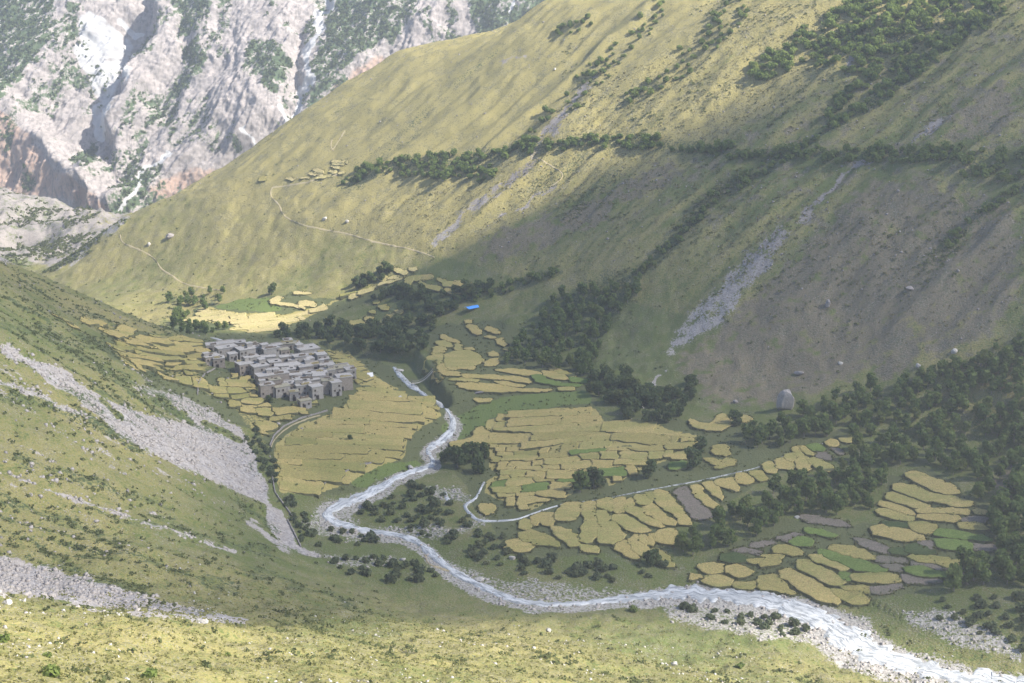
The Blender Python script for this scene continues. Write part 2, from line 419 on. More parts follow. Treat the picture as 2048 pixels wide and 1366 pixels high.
GRAVEL = [[(600, 1052), (640, 1005), (720, 985), (800, 940), (845, 928), (770, 985), (700, 1030), (720, 1055), (800, 1050), (900, 1052), (960, 1040), (970, 1000), (1000, 1010), (960, 1060), (860, 1080), (780, 1085), (640, 1075)],
          [(860, 1120), (880, 1110), (990, 1150), (1100, 1165), (1240, 1175), (1400, 1170), (1420, 1190), (1250, 1210), (1060, 1220), (960, 1190)],
          [(1320, 1215), (1400, 1195), (1560, 1195), (1650, 1215), (1735, 1230), (1750, 1270), (1830, 1300), (1950, 1330), (2060, 1350), (2060, 1366), (1850, 1366), (1700, 1320), (1560, 1285), (1420, 1262), (1340, 1245)],
          [(1780, 1225), (1900, 1215), (1960, 1240), (2048, 1290), (2048, 1330), (1900, 1290)], [(600, 1110), (700, 1105), (800, 1112), (790, 1130), (700, 1140)], [(820, 960), (940, 985), (960, 1010), (890, 1010)]]
B_gravel = np.maximum(zone(GRAVEL, GU + NU * 1.3, GV + NV * 1.3, 3) * np.where(GU > 1280, .56, .5), smooth(.85, .4, (rd + NU * .35) / rw) * np.where(GU > 1280, .8, .62) * onfloor * (rs > .2))
FARM = [[(380, 690), (460, 660), (600, 680), (700, 690), (900, 800), (880, 900), (830, 940), (700, 990), (600, 985), (550, 960), (535, 890), (480, 850), (300, 770), (200, 700), (230, 650)],
        [(850, 650), (1000, 640), (1180, 740), (1200, 830), (1500, 850), (1720, 870), (1500, 980), (1360, 1060), (1300, 1110), (1020, 1110), (960, 1020), (880, 890)],
        [(1400, 1120), (1560, 1040), (1760, 1050), (1780, 950), (1850, 930), (1990, 1020), (1990, 1110), (1880, 1180), (1700, 1210), (1500, 1180)], [(370, 650), (400, 610), (560, 590), (700, 600), (850, 540), (700, 620), (580, 665)]]
B_farm = zone(FARM, wu, wv, 4)
MEADOW = [[(975, 800), (1040, 790), (1110, 785), (1175, 780), (1185, 805), (1110, 815), (1050, 825), (980, 835), (930, 830)], [(422, 615), (478, 598), (536, 594), (545, 605), (570, 620), (520, 624), (450, 618)], [(670, 965), (740, 925), (830, 922), (870, 930), (800, 940), (730, 975)],
          [(880, 850), (960, 810), (980, 850), (900, 890)]]
B_meadow = zone(MEADOW, GU + NU * .3, GV + NV * .3, 4)
B_dark_scree = np.maximum(right, (GX < -180) * (GY > 880) * .8)  # where the scree stones are mixed darker
def zq(ox, oy, sc, text): return np.array(list(map(float, text.split()))).reshape(-1, 2) / sc + [ox, oy]
CROPS = {'mid_a': zq(900, 760, 3.4133, '250 280 330 258 690 238 705 208 1000 198 1060 312 1200 325 1440 302 1480 335 1560 355 1700 385 1560 420 1300 440 1100 460 880 490 700 480 500 470 350 460 262 420'),
         'mid_b': zq(900, 760, 3.4133, '262 430 350 465 500 475 700 485 900 495 1100 465 1300 445 1560 425 1700 400 1660 480 1500 540 1250 640 1090 730 1060 660 900 700 830 780 650 840 560 890 490 900 400 850 310 800 230 770 250 700 330 640 270 600'),
         'village': np.array([(548, 890), (600, 850), (680, 820), (720, 775), (800, 785), (870, 810), (885, 830), (850, 850), (815, 880), (810, 915), (760, 930), (700, 965), (640, 985), (560, 985), (548, 940)], float),
         'rim': np.array([(650, 700), (700, 705), (730, 735), (770, 765), (800, 780), (720, 770), (690, 750)], float),
         'sun': zq(300, 560, 3.9375, '250 330 370 270 380 220 480 215 600 245 750 268 900 262 1050 272 1300 222 1480 150 1500 150 1300 262 1200 322 1080 362 1060 390 900 402 850 415 700 397 610 392 640 370 780 345 700 340 600 355 450 330 320 350'),
         'left_a': np.array([(420, 770), (470, 745), (510, 760), (530, 800), (560, 815), (640, 800), (630, 820), (570, 845), (545, 870), (525, 880), (490, 850), (470, 820), (440, 800), (380, 770), (330, 765), (310, 745), (380, 735), (400, 750)], float),
         'left_b': np.array([(215, 690), (260, 672), (330, 672), (400, 685), (420, 700), (430, 730), (400, 745), (340, 740), (290, 745), (250, 735), (235, 715)], float)}
C_crop = zone([CROPS[k] for k in ('mid_a', 'mid_b', 'village', 'rim', 'sun')], GU + NU * .25, GV + NV * .25, 1)
C_crop = np.maximum(C_crop, .5 * zone([CROPS['left_a'], CROPS['left_b']], GU + NU * .3, GV + NV * .3, 2)) * (GY < 760)
attrC = np.stack([C_crop, C_crop * 0, C_crop * 0, C_crop * 0 + 1], -1)
attrA = np.stack([A_scree, A_green, A_brown_shade, np.clip(dry, 0, 1)], -1)
attrB = np.stack([B_gravel, B_farm, B_meadow, B_dark_scree], -1)

t = NT('hillside_ground')
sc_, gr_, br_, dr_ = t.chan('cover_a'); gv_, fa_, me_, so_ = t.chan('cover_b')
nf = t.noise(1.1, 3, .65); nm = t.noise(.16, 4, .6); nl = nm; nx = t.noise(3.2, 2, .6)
dry_lit = t.math('ADD', dr_, t.math('ADD', t.math('MULTIPLY', t.math('SUBTRACT', nm, .5), .9), t.math('MULTIPLY', t.math('SUBTRACT', nf, .5), 1.5)))
c = t.mix(t.ramp(dry_lit, .2, .85), (.115, .142, .042), (.33, .28, .108))
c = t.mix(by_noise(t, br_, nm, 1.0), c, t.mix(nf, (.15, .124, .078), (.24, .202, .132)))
c = t.mix(t.ramp(t.math('ADD', nx, t.math('MULTIPLY', nm, .4)), .78, .9), c, (.33, .30, .26))          # scattered stones
c = t.mix(t.ramp(t.math('ADD', nf, t.math('MULTIPLY', nl, .5)), .72, .92, 0, .6), c, (.075, .09, .04))          # tussocks
c = t.mix(by_noise(t, fa_, nm, .6), c, t.mix(nf, (.08, .10, .042), (.15, .155, .068)))
c = t.mix(by_noise(t, me_, nm, .4), c, t.mix(nf, (.11, .155, .04), (.16, .20, .06)))
vs = t.voro(1.6, 'Color'); vsep = t.n.new('ShaderNodeSeparateColor'); t.l.new(vs, vsep.inputs[0])
stone = t.mix(vsep.outputs[0], (.24, .225, .215), (.45, .42, .40))
stone = t.mix(t.math('MULTIPLY', so_, .85), stone, t.mix(vsep.outputs[0], (.15, .132, .126), (.25, .222, .212)))
stone = t.mix(t.ramp(nm, .4, .65, 0, .45), stone, (.38, .335, .29))
c = t.mix(by_noise(t, sc_, t.math('ADD', t.math('MULTIPLY', nm, .5), t.math('MULTIPLY', nf, .5)), 2.2), c, stone)
c = t.mix(by_noise(t, gr_, nf, 1.1), c, t.mix(nx, (.05, .072, .032), (.10, .125, .05)))
c = t.mix(by_noise(t, gv_, nf, 1.3), c, t.mix(vsep.outputs[1], (.25, .235, .21), (.46, .435, .395)))
cp_ = t.chan('cover_c')[0]
c = t.mix(by_noise(t, cp_, nf, .8), c, t.mix(nm, t.mix(nf, (.25, .24, .085), (.36, .30, .11)), (.45, .37, .14)))
t.bump(t.noise(1.5, 2, .6), .6, .7)
GROUND = t.done(c)

me = grid_mesh('valley_ground', GX, GY, GZ)
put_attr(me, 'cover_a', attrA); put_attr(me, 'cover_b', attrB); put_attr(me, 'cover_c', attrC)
tag(link('valley_ground', me, GROUND), kind='structure')

# ------------------------------------------------------------------ far mountain
MA = R(50)
MX0, MX1, MS = -680, 260, 500
mn, mm_ = 470, 720
ms, mx = np.meshgrid(np.linspace(0, MS, mn), np.linspace(MX0, MX1, mm_), indexing='ij')
my = 1395 + ms * math.cos(MA); mz = -150 + ms * math.sin(MA)
mu, mv = project(mx, my, mz)
MU = mu + (fbm(mx / 30, ms / 30, 81, 4) - .5) * 60; MV = mv + (fbm(mx / 30, ms / 30, 83, 4) - .5) * 40
def side_dist(u, v, line, lim):
    """signed distance: positive on the right-hand side in the photo"""
    d, s = seg_dist(u, v, line, lim)
    ln = np.array(line, float)
    o = np.argsort(ln[:, 1]); xs = np.interp(v, ln[o, 1], ln[o, 0])
    return np.where(u > xs, d, -d)
D = np.zeros_like(mx)
def ridge(line, h, wl, wr):
    global D
    s = side_dist(MU, MV, line, 400)
    D += h * np.where(s < 0, np.exp(-(s / wl) ** 2), np.exp(-(s / wr) ** 2))
ridge([(400, -60), (350, 30), (322, 105), (292, 170), (262, 240), (240, 310), (215, 410)], 26, 34, 90)
ridge([(460, -60), (430, 60), (380, 230), (330, 300), (262, 430)], 14, 40, 80)
ridge([(950, -40), (880, 50), (760, 112), (690, 180), (610, 260)], 32, 110, 70)
ridge([(1080, -40), (1010, 60), (990, 110)], 22, 40, 60)
ridge([(200, -60), (150, 30), (105, 95), (55, 165), (0, 215)], 20, 120, 60)
ridge([(-40, 200), (30, 270), (90, 310), (160, 375), (245, 440)], 24, 70, 40)
ridge([(100, 300), (130, 330), (240, 430)], 9, 14, 30)
ridge([(540, -40), (520, 120), (480, 260), (420, 340)], 14, 60, 80)
ridge([(600, 60), (560, 180), (500, 300)], 9, 40, 40)
def gully(line, h, w):
    global D
    d, _ = seg_dist(MU, MV, line, 200); D -= h * np.exp(-(d / w) ** 2)
gully([(330, -20), (275, 70), (250, 150), (215, 215), (203, 280), (225, 350), (242, 435)], 16, 26)
gully([(665, -40), (640, 30), (614, 100), (608, 190), (600, 260)], 12, 18)
gully([(400, 20), (370, 160), (320, 260), (250, 420)], 12, 26)
warp = (fbm(mx / 80, ms / 80, 91, 3) - .5) * 60
D += (ridged((mx + warp - ms * .5) / 64, ms / 150, 93, 3, .5) - .5) * 15
D += (ridged((mx + warp * 1.0 - ms * .5) / 25, (ms + warp) / 70, 97, 4, .6) - .5) * 7
D += (fbm((mx + warp) / 11, ms / 13, 98, 3) - .5) * 2.5
D += (ridged((mx + warp * .6 - ms * .55) / 12, ms / 80, 95, 3, .5) - .5) * 3.6
rk = ridged((mx + warp * .3 - ms * .6) / 8, ms / 20, 99, 4, .65)
D += (rk ** 2 - .35) * 4.2
D += (fbm(mx / 2.8, ms / 3.6, 109, 2) - .5) * 1.3
mX = mx - D * .18; mY = my - D * math.sin(MA); mZ = mz + D * math.cos(MA)
pu, pv = project(mX, mY, mZ)
qu = pu + (fbm(mx / 22, ms / 22, 101, 4) - .5) * 46; qv = pv + (fbm(mx / 22, ms / 22, 103, 4) - .5) * 36
def mzone(polys, soft=7):
    m = np.zeros(pu.shape)
    for p in polys: m = np.maximum(m, in_poly(qu, qv, p))
    return blur(m.astype(float), soft)
def mstreak(lines):
    m = np.zeros(pu.shape)
    for *pts, w in lines:
        d, s = seg_dist(qu, qv, pts, w * 2.2); m = np.maximum(m, smooth(w * 1.5, w * .5, d))
    return m
M_green = mzone([[(-60, -40), (110, -40), (115, 30), (90, 95), (40, 160), (-60, 230)], [(640, 90), (665, -20), (830, -40), (830, 30), (790, 70), (720, 110), (680, 160), (620, 225), (612, 150)],
                 [(930, -20), (1130, -20), (1040, 60), (960, 90), (945, 40)], [(390, 70), (405, 120), (370, 190), (310, 255), (285, 270), (330, 180)], [(350, 0), (420, 0), (400, 60), (360, 90)],
                 [(250, 340), (330, 320), (300, 400), (250, 440), (215, 420)], [(140, 0), (170, 10), (150, 100), (120, 110)], [(480, 80), (540, 80), (580, 120), (560, 200), (520, 160)], [(470, 330), (520, 290), (560, 270), (480, 370), (430, 380)], [(170, 300), (200, 290), (180, 330), (140, 320)]])
lo = fbm(mx / 26, ms / 40, 105, 5)
M_green = np.maximum(M_green, smooth(.46, .62, lo) * .62)
M_green = M_green * (1 - .55 * smooth(.5, .8, rk))
M_white = np.maximum(mzone([[(160, 40), (190, 20), (240, 60), (275, 78), (260, 130), (240, 170), (225, 210), (212, 275), (195, 270), (188, 200), (165, 140), (150, 90)]]) * .66,
                     mstreak([((668, -20), (645, 25), (616, 92), (609, 180), (598, 250), 7), ((285, 70), (240, 40), 6), ((1030, -10), (1010, 35), 3), ((330, 300), (290, 350), (245, 425), 4), ((200, 220), (208, 280), 12), ((560, 215), (590, 250), 4), ((485, 250), (520, 300), 3)]))
M_red = mzone([[(-60, 190), (30, 230), (70, 290), (140, 350), (240, 430), (200, 430), (120, 400), (-60, 390)], [(300, 380), (340, 350), (430, 340), (440, 390), (330, 410)], [(680, 170), (760, 110), (800, 130), (700, 200), (640, 240)]], 14)
M_lo = smooth(.35, .7, fbm(mx / 60, ms / 60, 107, 4))
t = NT('mountain_rock')
g_, w_, r_, l_ = t.chan('cover')
n1 = t.noise(.09, 5, .65); n2 = t.noise(.3, 4, .7); n4 = t.noise(.06, 5, .7, None, ((1, .35, .35), .3))
c = t.mix(n1, (.31, .275, .26), (.44, .395, .37))
c = t.mix(t.ramp(n2, .42, .66, 0, .7), c, (.25, .225, .215))
c = t.mix(t.ramp(t.math('MULTIPLY', r_, n1), .12, .42), c, t.mix(n2, (.33, .22, .165), (.47, .35, .28)))
c = t.mix(t.ramp(t.math('ADD', t.noise(.22, 3, .7, None, ((1.6, .3, .5), .5)), t.math('MULTIPLY', n2, .5)), .74, .9, 0, .75), c, (.15, .14, .135))
c = t.mix(t.ramp(n4, .48, .66, 0, .5), c, (.22, .20, .19))
c = t.mix(by_noise(t, w_, n1, 1.0, .36, .64), c, t.mix(n2, (.40, .395, .395), (.54, .535, .53)))
c = t.mix(by_noise(t, t.math('MULTIPLY', g_, t.math('SUBTRACT', 1, t.math('MULTIPLY', w_, .8))), n2, 1.9), c, t.mix(n1, (.05, .085, .042), (.11, .14, .07)))
ROCKM = t.done(c)
me = grid_mesh('mountain', mX, mY, mZ)
put_attr(me, 'cover', np.stack([M_green, M_white, M_red, M_lo], -1))
tag(link('mountain', me, ROCKM), kind='structure')
#@@PART1_END
def prof(m=[__import__('time').time()], label=''):
    n = __import__('time').time(); print('TIME', label, round(n - m[0], 2)); m[0] = n
prof(label='terrain')
# ------------------------------------------------------------------ small mesh helpers
def pydata(name, v, f, smooth_shade=False):
    me = bpy.data.meshes.new(name); me.from_pydata([tuple(map(float, p)) for p in v], [], f); me.update()
    if smooth_shade: me.polygons.foreach_set('use_smooth', np.ones(len(me.polygons), bool))
    return me
def fast_mesh(name, V, F, mats=None):
    """V (n,3), F (m,k) arrays"""
    me = bpy.data.meshes.new(name); k = F.shape[1]
    me.vertices.add(len(V)); me.vertices.foreach_set('co', V.astype(np.float32).ravel())
    me.loops.add(F.size); me.loops.foreach_set('vertex_index', F.ravel().astype(np.int32))
    me.polygons.add(len(F)); me.polygons.foreach_set('loop_start', np.arange(0, F.size, k, dtype=np.int32))
    me.update(calc_edges=True)
    return me
def box_vf(x0, x1, y0, y1, z0, z1, base=0):
    v = [(x0, y0, z0), (x1, y0, z0), (x1, y1, z0), (x0, y1, z0), (x0, y0, z1), (x1, y0, z1), (x1, y1, z1), (x0, y1, z1)]
    f = [(3, 2, 1, 0), (4, 5, 6, 7), (0, 1, 5, 4), (1, 2, 6, 5), (2, 3, 7, 6), (3, 0, 4, 7)]
    return v, [tuple(base + i for i in q) for q in f]
class MB:
    def __init__(s): s.v = []; s.f = []
    def box(s, *a, rot=0, off=(0, 0, 0)):
        v, f = box_vf(*a, base=len(s.v)); c, d = math.cos(rot), math.sin(rot)
        s.v += [(x * c - y * d + off[0], x * d + y * c + off[1], z + off[2]) for x, y, z in v]; s.f += f; return s
    def tube(s, p0, p1, r0, r1, n=6):
        p0 = np.array(p0, float); p1 = np.array(p1, float); d = p1 - p0; d /= np.linalg.norm(d)
        a = np.cross(d, [.3, .9, .2]); a /= np.linalg.norm(a); b = np.cross(d, a); B = len(s.v)
        for p, r in ((p0, r0), (p1, r1)):
            for k in range(n):
                th = 2 * math.pi * k / n; s.v.append(tuple(p + r * (math.cos(th) * a + math.sin(th) * b)))
        s.f += [(B + k, B + (k + 1) % n, B + n + (k + 1) % n, B + n + k) for k in range(n)]
        s.f += [tuple(B + k for k in range(n))[::-1], tuple(B + n + k for k in range(n))]; return s
    def mesh(s, name, sm=False): return pydata(name, s.v, s.f, sm)
def empty(name, loc, rz=0, sc=1.0):
    o = bpy.data.objects.new(name, None); col.objects.link(o); o.location = loc; o.rotation_euler = (0, 0, rz); o.scale = (sc,) * 3
    o.empty_display_size = .5
    return o
def dense(line, step):
    ln = np.array(line, float); L = np.concatenate([[0], np.cumsum(np.hypot(*np.diff(ln[:, :2], axis=0).T))])
    n = max(2, int(L[-1] / step)); s = np.linspace(0, L[-1], n)
    return np.stack([np.interp(s, L, ln[:, k]) for k in range(ln.shape[1])], 1)
def chaikin(p, closed=True, it=1):
    p = np.array(p, float)
    for _ in range(it):
        if closed: q = np.roll(p, -1, 0); p = np.stack([.75 * p + .25 * q, .25 * p + .75 * q], 1).reshape(-1, p.shape[1])
        else:
            q = p[1:]; m = np.stack([.75 * p[:-1] + .25 * q, .25 * p[:-1] + .75 * q], 1).reshape(-1, p.shape[1]); p = np.concatenate([p[:1], m, p[-1:]])
    return p
def ribbon(name, line, mat, lift=.12, across=5, step=3.0, edge=.25, flat_ends=True, world_w=None):
    """a sheet laid on the ground along a line of photo points (u, v, full width in pixels)"""
    p = dense(chaikin(line, False, 2), step)
    c = drop(p[:, 0], p[:, 1])[:, :2]
    for _ in range(3): c[1:-1] = (c[:-2] + 2 * c[1:-1] + c[2:]) / 4
    tan = np.gradient(c, axis=0); tan /= np.linalg.norm(tan, axis=1)[:, None] + 1e-9
    nor = np.stack([-tan[:, 1], tan[:, 0]], 1)
    if world_w is None:
        ps = np.gradient(p[:, :2], axis=0); ps /= np.linalg.norm(ps, axis=1)[:, None] + 1e-9
        pn = np.stack([-ps[:, 1], ps[:, 0]], 1)
        a = drop(p[:, 0] + pn[:, 0] * 2, p[:, 1] + pn[:, 1] * 2)[:, :2]; b = drop(p[:, 0] - pn[:, 0] * 2, p[:, 1] - pn[:, 1] * 2)[:, :2]
        per = np.abs(((a - b) * nor).sum(1)) / 4
        per = np.clip(per, .08, .8)
        for _ in range(12): per[1:-1] = (per[:-2] + 2 * per[1:-1] + per[2:]) / 4
        w = p[:, 2] * per
    else: w = np.full(len(c), world_w)
    w = w * (1 + edge * (fbm(np.arange(len(c)) * .3, np.zeros(len(c)), 111, 3) - .5) * 2)
    c = c + nor * (w * .5 * edge * (fbm(np.arange(len(c)) * .22, np.full(len(c), 7.7), 113, 2) - .5))[:, None]
    k = np.linspace(-.5, .5, across)
    X = c[:, 0:1] + nor[:, 0:1] * w[:, None] * k; Y = c[:, 1:2] + nor[:, 1:2] * w[:, None] * k
    Zr = ground(X, Y) + (lift * (1 - np.abs(2 * k) ** 5) - .12 * np.abs(2 * k) ** 5)[None]
    me = grid_mesh(name, X, Y, Zr)
    along = np.concatenate([[0], np.cumsum(np.hypot(*np.diff(c, axis=0).T))])[:, None] * np.ones_like(X)
    put_attr(me, 'flow', np.stack([along, k[None] * w[:, None], np.zeros_like(X), np.ones_like(X)], -1))
    return tag(link(name, me, mat), kind='structure'), c

# ------------------------------------------------------------------ river, streams, paths
t = NT('river_water')
fl = t.n.new('ShaderNodeMapping'); t.l.new(t.attr('flow').outputs['Vector'], fl.inputs[0]); fl.inputs['Scale'].default_value = (.22, .9, 1)
w1 = t.noise(1.0, 4, .7, fl.outputs[0]); w2 = t.noise(.3, 3, .6, fl.outputs[0])
c = t.mix(t.ramp(w1, .36, .60), (.27, .285, .29), (.66, .67, .665))
c = t.mix(t.ramp(w2, .46, .66, 0, .8), c, t.mix(w1, (.31, .325, .33), (.46, .47, .465)))
t.bump(w1, .35, .8)
WATER = t.done(c, t.ramp(w1, .4, .6, .2, .7), .5)
t = NT('channel_water'); w1 = t.noise(.8, 4, .7); CHANNEL = t.done(t.mix(t.ramp(w1, .4, .62), (.13, .14, .12), (.55, .56, .55)), .5, .4)
SEG = [[r for r in RIVER if r[0] <= 480 and r[1] < 700], RIVER[4:]]
for sgm in SEG: ribbon('river', [(a, b, c * (.52 if a < 1300 else .74)) for a, b, c in sgm], WATER, .35, 13, 4.0, .6)
ribbon('stream', [(968, 965, 5), (958, 985, 5), (950, 1000, 5), (925, 1010, 7), (940, 1028, 9), (955, 1042, 6), (990, 1043, 3), (1035, 1040, 3), (1080, 1022, 2), (1130, 1008, 2)], WATER, .3, 5, 3)
ribbon('irrigation_channel', [(1130, 1008, 2), (1200, 1000, 2), (1270, 985, 2.5), (1340, 972, 3), (1400, 962, 3), (1460, 948, 2.5), (1520, 935, 2), (1560, 915, 2), (1620, 893, 2), (1690, 875, 1.6)], CHANNEL, .12, 5, 3, .6)
ribbon('river', [(890, 985, 8), (895, 1000, 10), (905, 1008, 5)], WATER, .3, 5, 2)
t = NT('trodden_earth'); c = t.mix(t.noise(.8, 3), (.33, .27, .16), (.46, .39, .25)); PATHM = t.done(c)
for ln in [[(545, 375, 3), (540, 385, 3), (545, 398, 3), (560, 412, 3), (565, 430, 3), (590, 445, 3), (625, 455, 3), (665, 462, 3), (705, 470, 3), (740, 482, 3), (780, 490, 3), (830, 500, 3), (870, 515, 2)],
           [(240, 470, 3), (243, 484, 3), (262, 494, 3), (285, 502, 3), (303, 512, 3), (312, 520, 3), (322, 538, 3), (345, 552, 3), (365, 567, 3), (400, 575, 2), (450, 582, 2)],
           [(664, 280, 3), (660, 292, 3), (668, 302, 3)], [(665, 300, 2), (690, 262, 2)], [(1060, 310, 2), (1110, 335, 2), (1132, 352, 3), (1100, 375, 3)],
           [(640, 831, 2), (600, 842, 2), (568, 860, 2), (548, 880, 2), (542, 895, 2)],
           [(850, 1110, 4), (856, 1130, 4), (890, 1140, 4), (930, 1152, 4)], [(545, 375, 3), (600, 368, 3), (650, 355, 3), (690, 345, 3)]]:
    ribbon('footpath', [(a, b, c * 1.1) for a, b, c in ln], PATHM, .36, 3, 2.5, .9)
prof(label='ribbons')

# ------------------------------------------------------------------ terraced fields
def crop_mat(name, a, b, g, gk):
    t = NT(name)
    oi = t.n.new('ShaderNodeObjectInfo').outputs['Random']
    n1 = t.noise(.5, 4, .65); n2 = t.noise(2.6, 2, .6); n3 = t.noise(.12, 3, .6, None, ((.25, 1, 1), .35))
    c = t.mix(t.math('ADD', t.math('MULTIPLY', n1, .7), t.math('MULTIPLY', oi, .3)), a, b)
    c = t.mix(t.math('MULTIPLY', t.ramp(t.math('ADD', n3, t.math('MULTIPLY', t.math('SUBTRACT', oi, .5), .25)), .46, .64), gk), c, g)
    n5 = t.noise(.95, 3, .7)
    c = t.mix(t.ramp(n5, .5, .72, 0, .65), c, tuple(x * y for x, y in zip(g, (.72, .85, .8))))
    c = t.mix(t.ramp(n5, .5, .3, 0, .5), c, tuple(x * y for x, y in zip(b, (1.02, .9, 1.0))))
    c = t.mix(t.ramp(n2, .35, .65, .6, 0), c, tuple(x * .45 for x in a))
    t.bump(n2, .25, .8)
    return t.done(c)
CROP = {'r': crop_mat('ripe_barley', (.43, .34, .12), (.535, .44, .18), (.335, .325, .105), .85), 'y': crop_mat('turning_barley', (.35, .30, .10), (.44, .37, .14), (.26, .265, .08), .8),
        's': crop_mat('sunlit_straw_barley', (.50, .41, .18), (.62, .53, .27), (.46, .41, .16), .6), 'g': crop_mat('green_crop', (.15, .215, .05), (.215, .285, .075), (.13, .18, .045), .6), 'b': crop_mat('bare_soil', (.20, .172, .135), (.275, .24, .195), (.17, .165, .11), .6), 'd': crop_mat('dark_green_crop', (.07, .105, .035), (.10, .135, .045), (.06, .08, .03), .6)}  # 's' is a paler straw barley, sunlight partly put into its colour
t = NT('terrace_bank'); c = t.mix(t.noise(1.4, 3), (.10, .11, .05), (.19, .18, .095)); BANK = t.done(c)
EDGES = []
HGT = {'s': .4, 'r': .48, 'y': .45, 'g': .5, 'd': .45, 'b': .18}
def plot(xy, kind, parent, label=None, lift=None, rough=.22, grow=0.0):
    xy = np.array(xy, float)
    if len(xy) < 3: return None
    area = 0.5 * np.sum(xy[:, 0] * np.roll(xy[:, 1], -1) - np.roll(xy[:, 0], -1) * xy[:, 1])
    if abs(area) < 2.0: return None
    if area < 0: xy = xy[::-1]
    q_ = np.roll(xy, -1, 0); xy = np.stack([.88 * xy + .12 * q_, .12 * xy + .88 * q_], 1).reshape(-1, 2)
    seg = []
    for i in range(len(xy)):
        a, b = xy[i], xy[(i + 1) % len(xy)]; n = max(1, int(np.hypot(*(b - a)) / 1.5))
        for k in range(n): seg.append(a + (b - a) * k / n)
    p = np.array(seg)
    qq = np.roll(p, -1, 0) - np.roll(p, 1, 0); qq /= np.linalg.norm(qq, axis=1)[:, None] + 1e-9; p = p + np.stack([qq[:, 1], -qq[:, 0]], 1) * grow
    p = p + (np.stack([vnoise(p[:, 0] * .8, p[:, 1] * .8, 121), vnoise(p[:, 0] * .8, p[:, 1] * .8, 123)], 1) - .5) * 2 * rough * 3.2
    pe = np.concatenate([p + (np.roll(p, -1, 0) - p) * f_ for f_ in (0, .33, .66)])
    if grow != .1: EDGES.append(pe)
    n = len(p); q = np.roll(p, -1, 0) - np.roll(p, 1, 0); q /= np.linalg.norm(q, axis=1)[:, None] + 1e-9
    inn = p + np.stack([-q[:, 1], q[:, 0]], 1) * .28
    gz = ground(p[:, 0], p[:, 1]); gm = gz.mean(); h = HGT[kind] if lift is None else lift
    top = np.maximum(gz * .6 + gm * .4 + h, gz + h * .45)
    ctr = p.mean(0)
    lo = np.column_stack([p, gz - 1.2]); up = np.column_stack([p, top]); i2 = np.column_stack([inn, top + .1 + .12 * vnoise(inn[:, 0] * .7, inn[:, 1] * .7, 127)])
    v = np.concatenate([lo, up, i2]) - np.array([ctr[0], ctr[1], gm])
    f = [(k, (k + 1) % n, n + (k + 1) % n, n + k) for k in range(n)] + [(n + k, n + (k + 1) % n, 2 * n + (k + 1) % n, 2 * n + k) for k in range(n)]
    f.append(tuple(range(2 * n, 3 * n)))
    me = pydata('field_plot', v, f)
    bm = bmesh.new(); bm.from_mesh(me); bm.faces.ensure_lookup_table(); bmesh.ops.triangulate(bm, faces=[bm.faces[-1]]); bm.to_mesh(me); bm.free()
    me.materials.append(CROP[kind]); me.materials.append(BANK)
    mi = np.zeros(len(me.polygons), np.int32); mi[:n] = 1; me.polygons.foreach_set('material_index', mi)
    o = bpy.data.objects.new('field_plot', me); col.objects.link(o); o.location = (ctr[0], ctr[1], gm); o.parent = parent
    if label: o['label'] = label
    return o
PLAB = {'g': 'bright green crop plot', 'b': 'bare brown earth plot', 'd': 'dark green crop plot'}
def traced(parent, ox, oy, s, text):
    for row in text.strip().split('\n'):
        k, *r = row.split()
        a = np.array(list(map(float, r))).reshape(-1, 2) / s + [ox, oy]
        w = drop(a[:, 0], a[:, 1])
        plot(w[:, :2], k, parent, PLAB.get(k), grow=.7 if parent is lower else .55 if parent is middle else .65)
def field_root(name):
    o = empty(name, (0, 0, 0)); return tag(o, kind='structure')
lower = field_root('lower_terraced_fields'); middle = field_root('middle_terraced_fields'); upper = field_root('upper_terraced_fields'); vill = field_root('village_fields'); sunny = field_root('sunlit_fields')
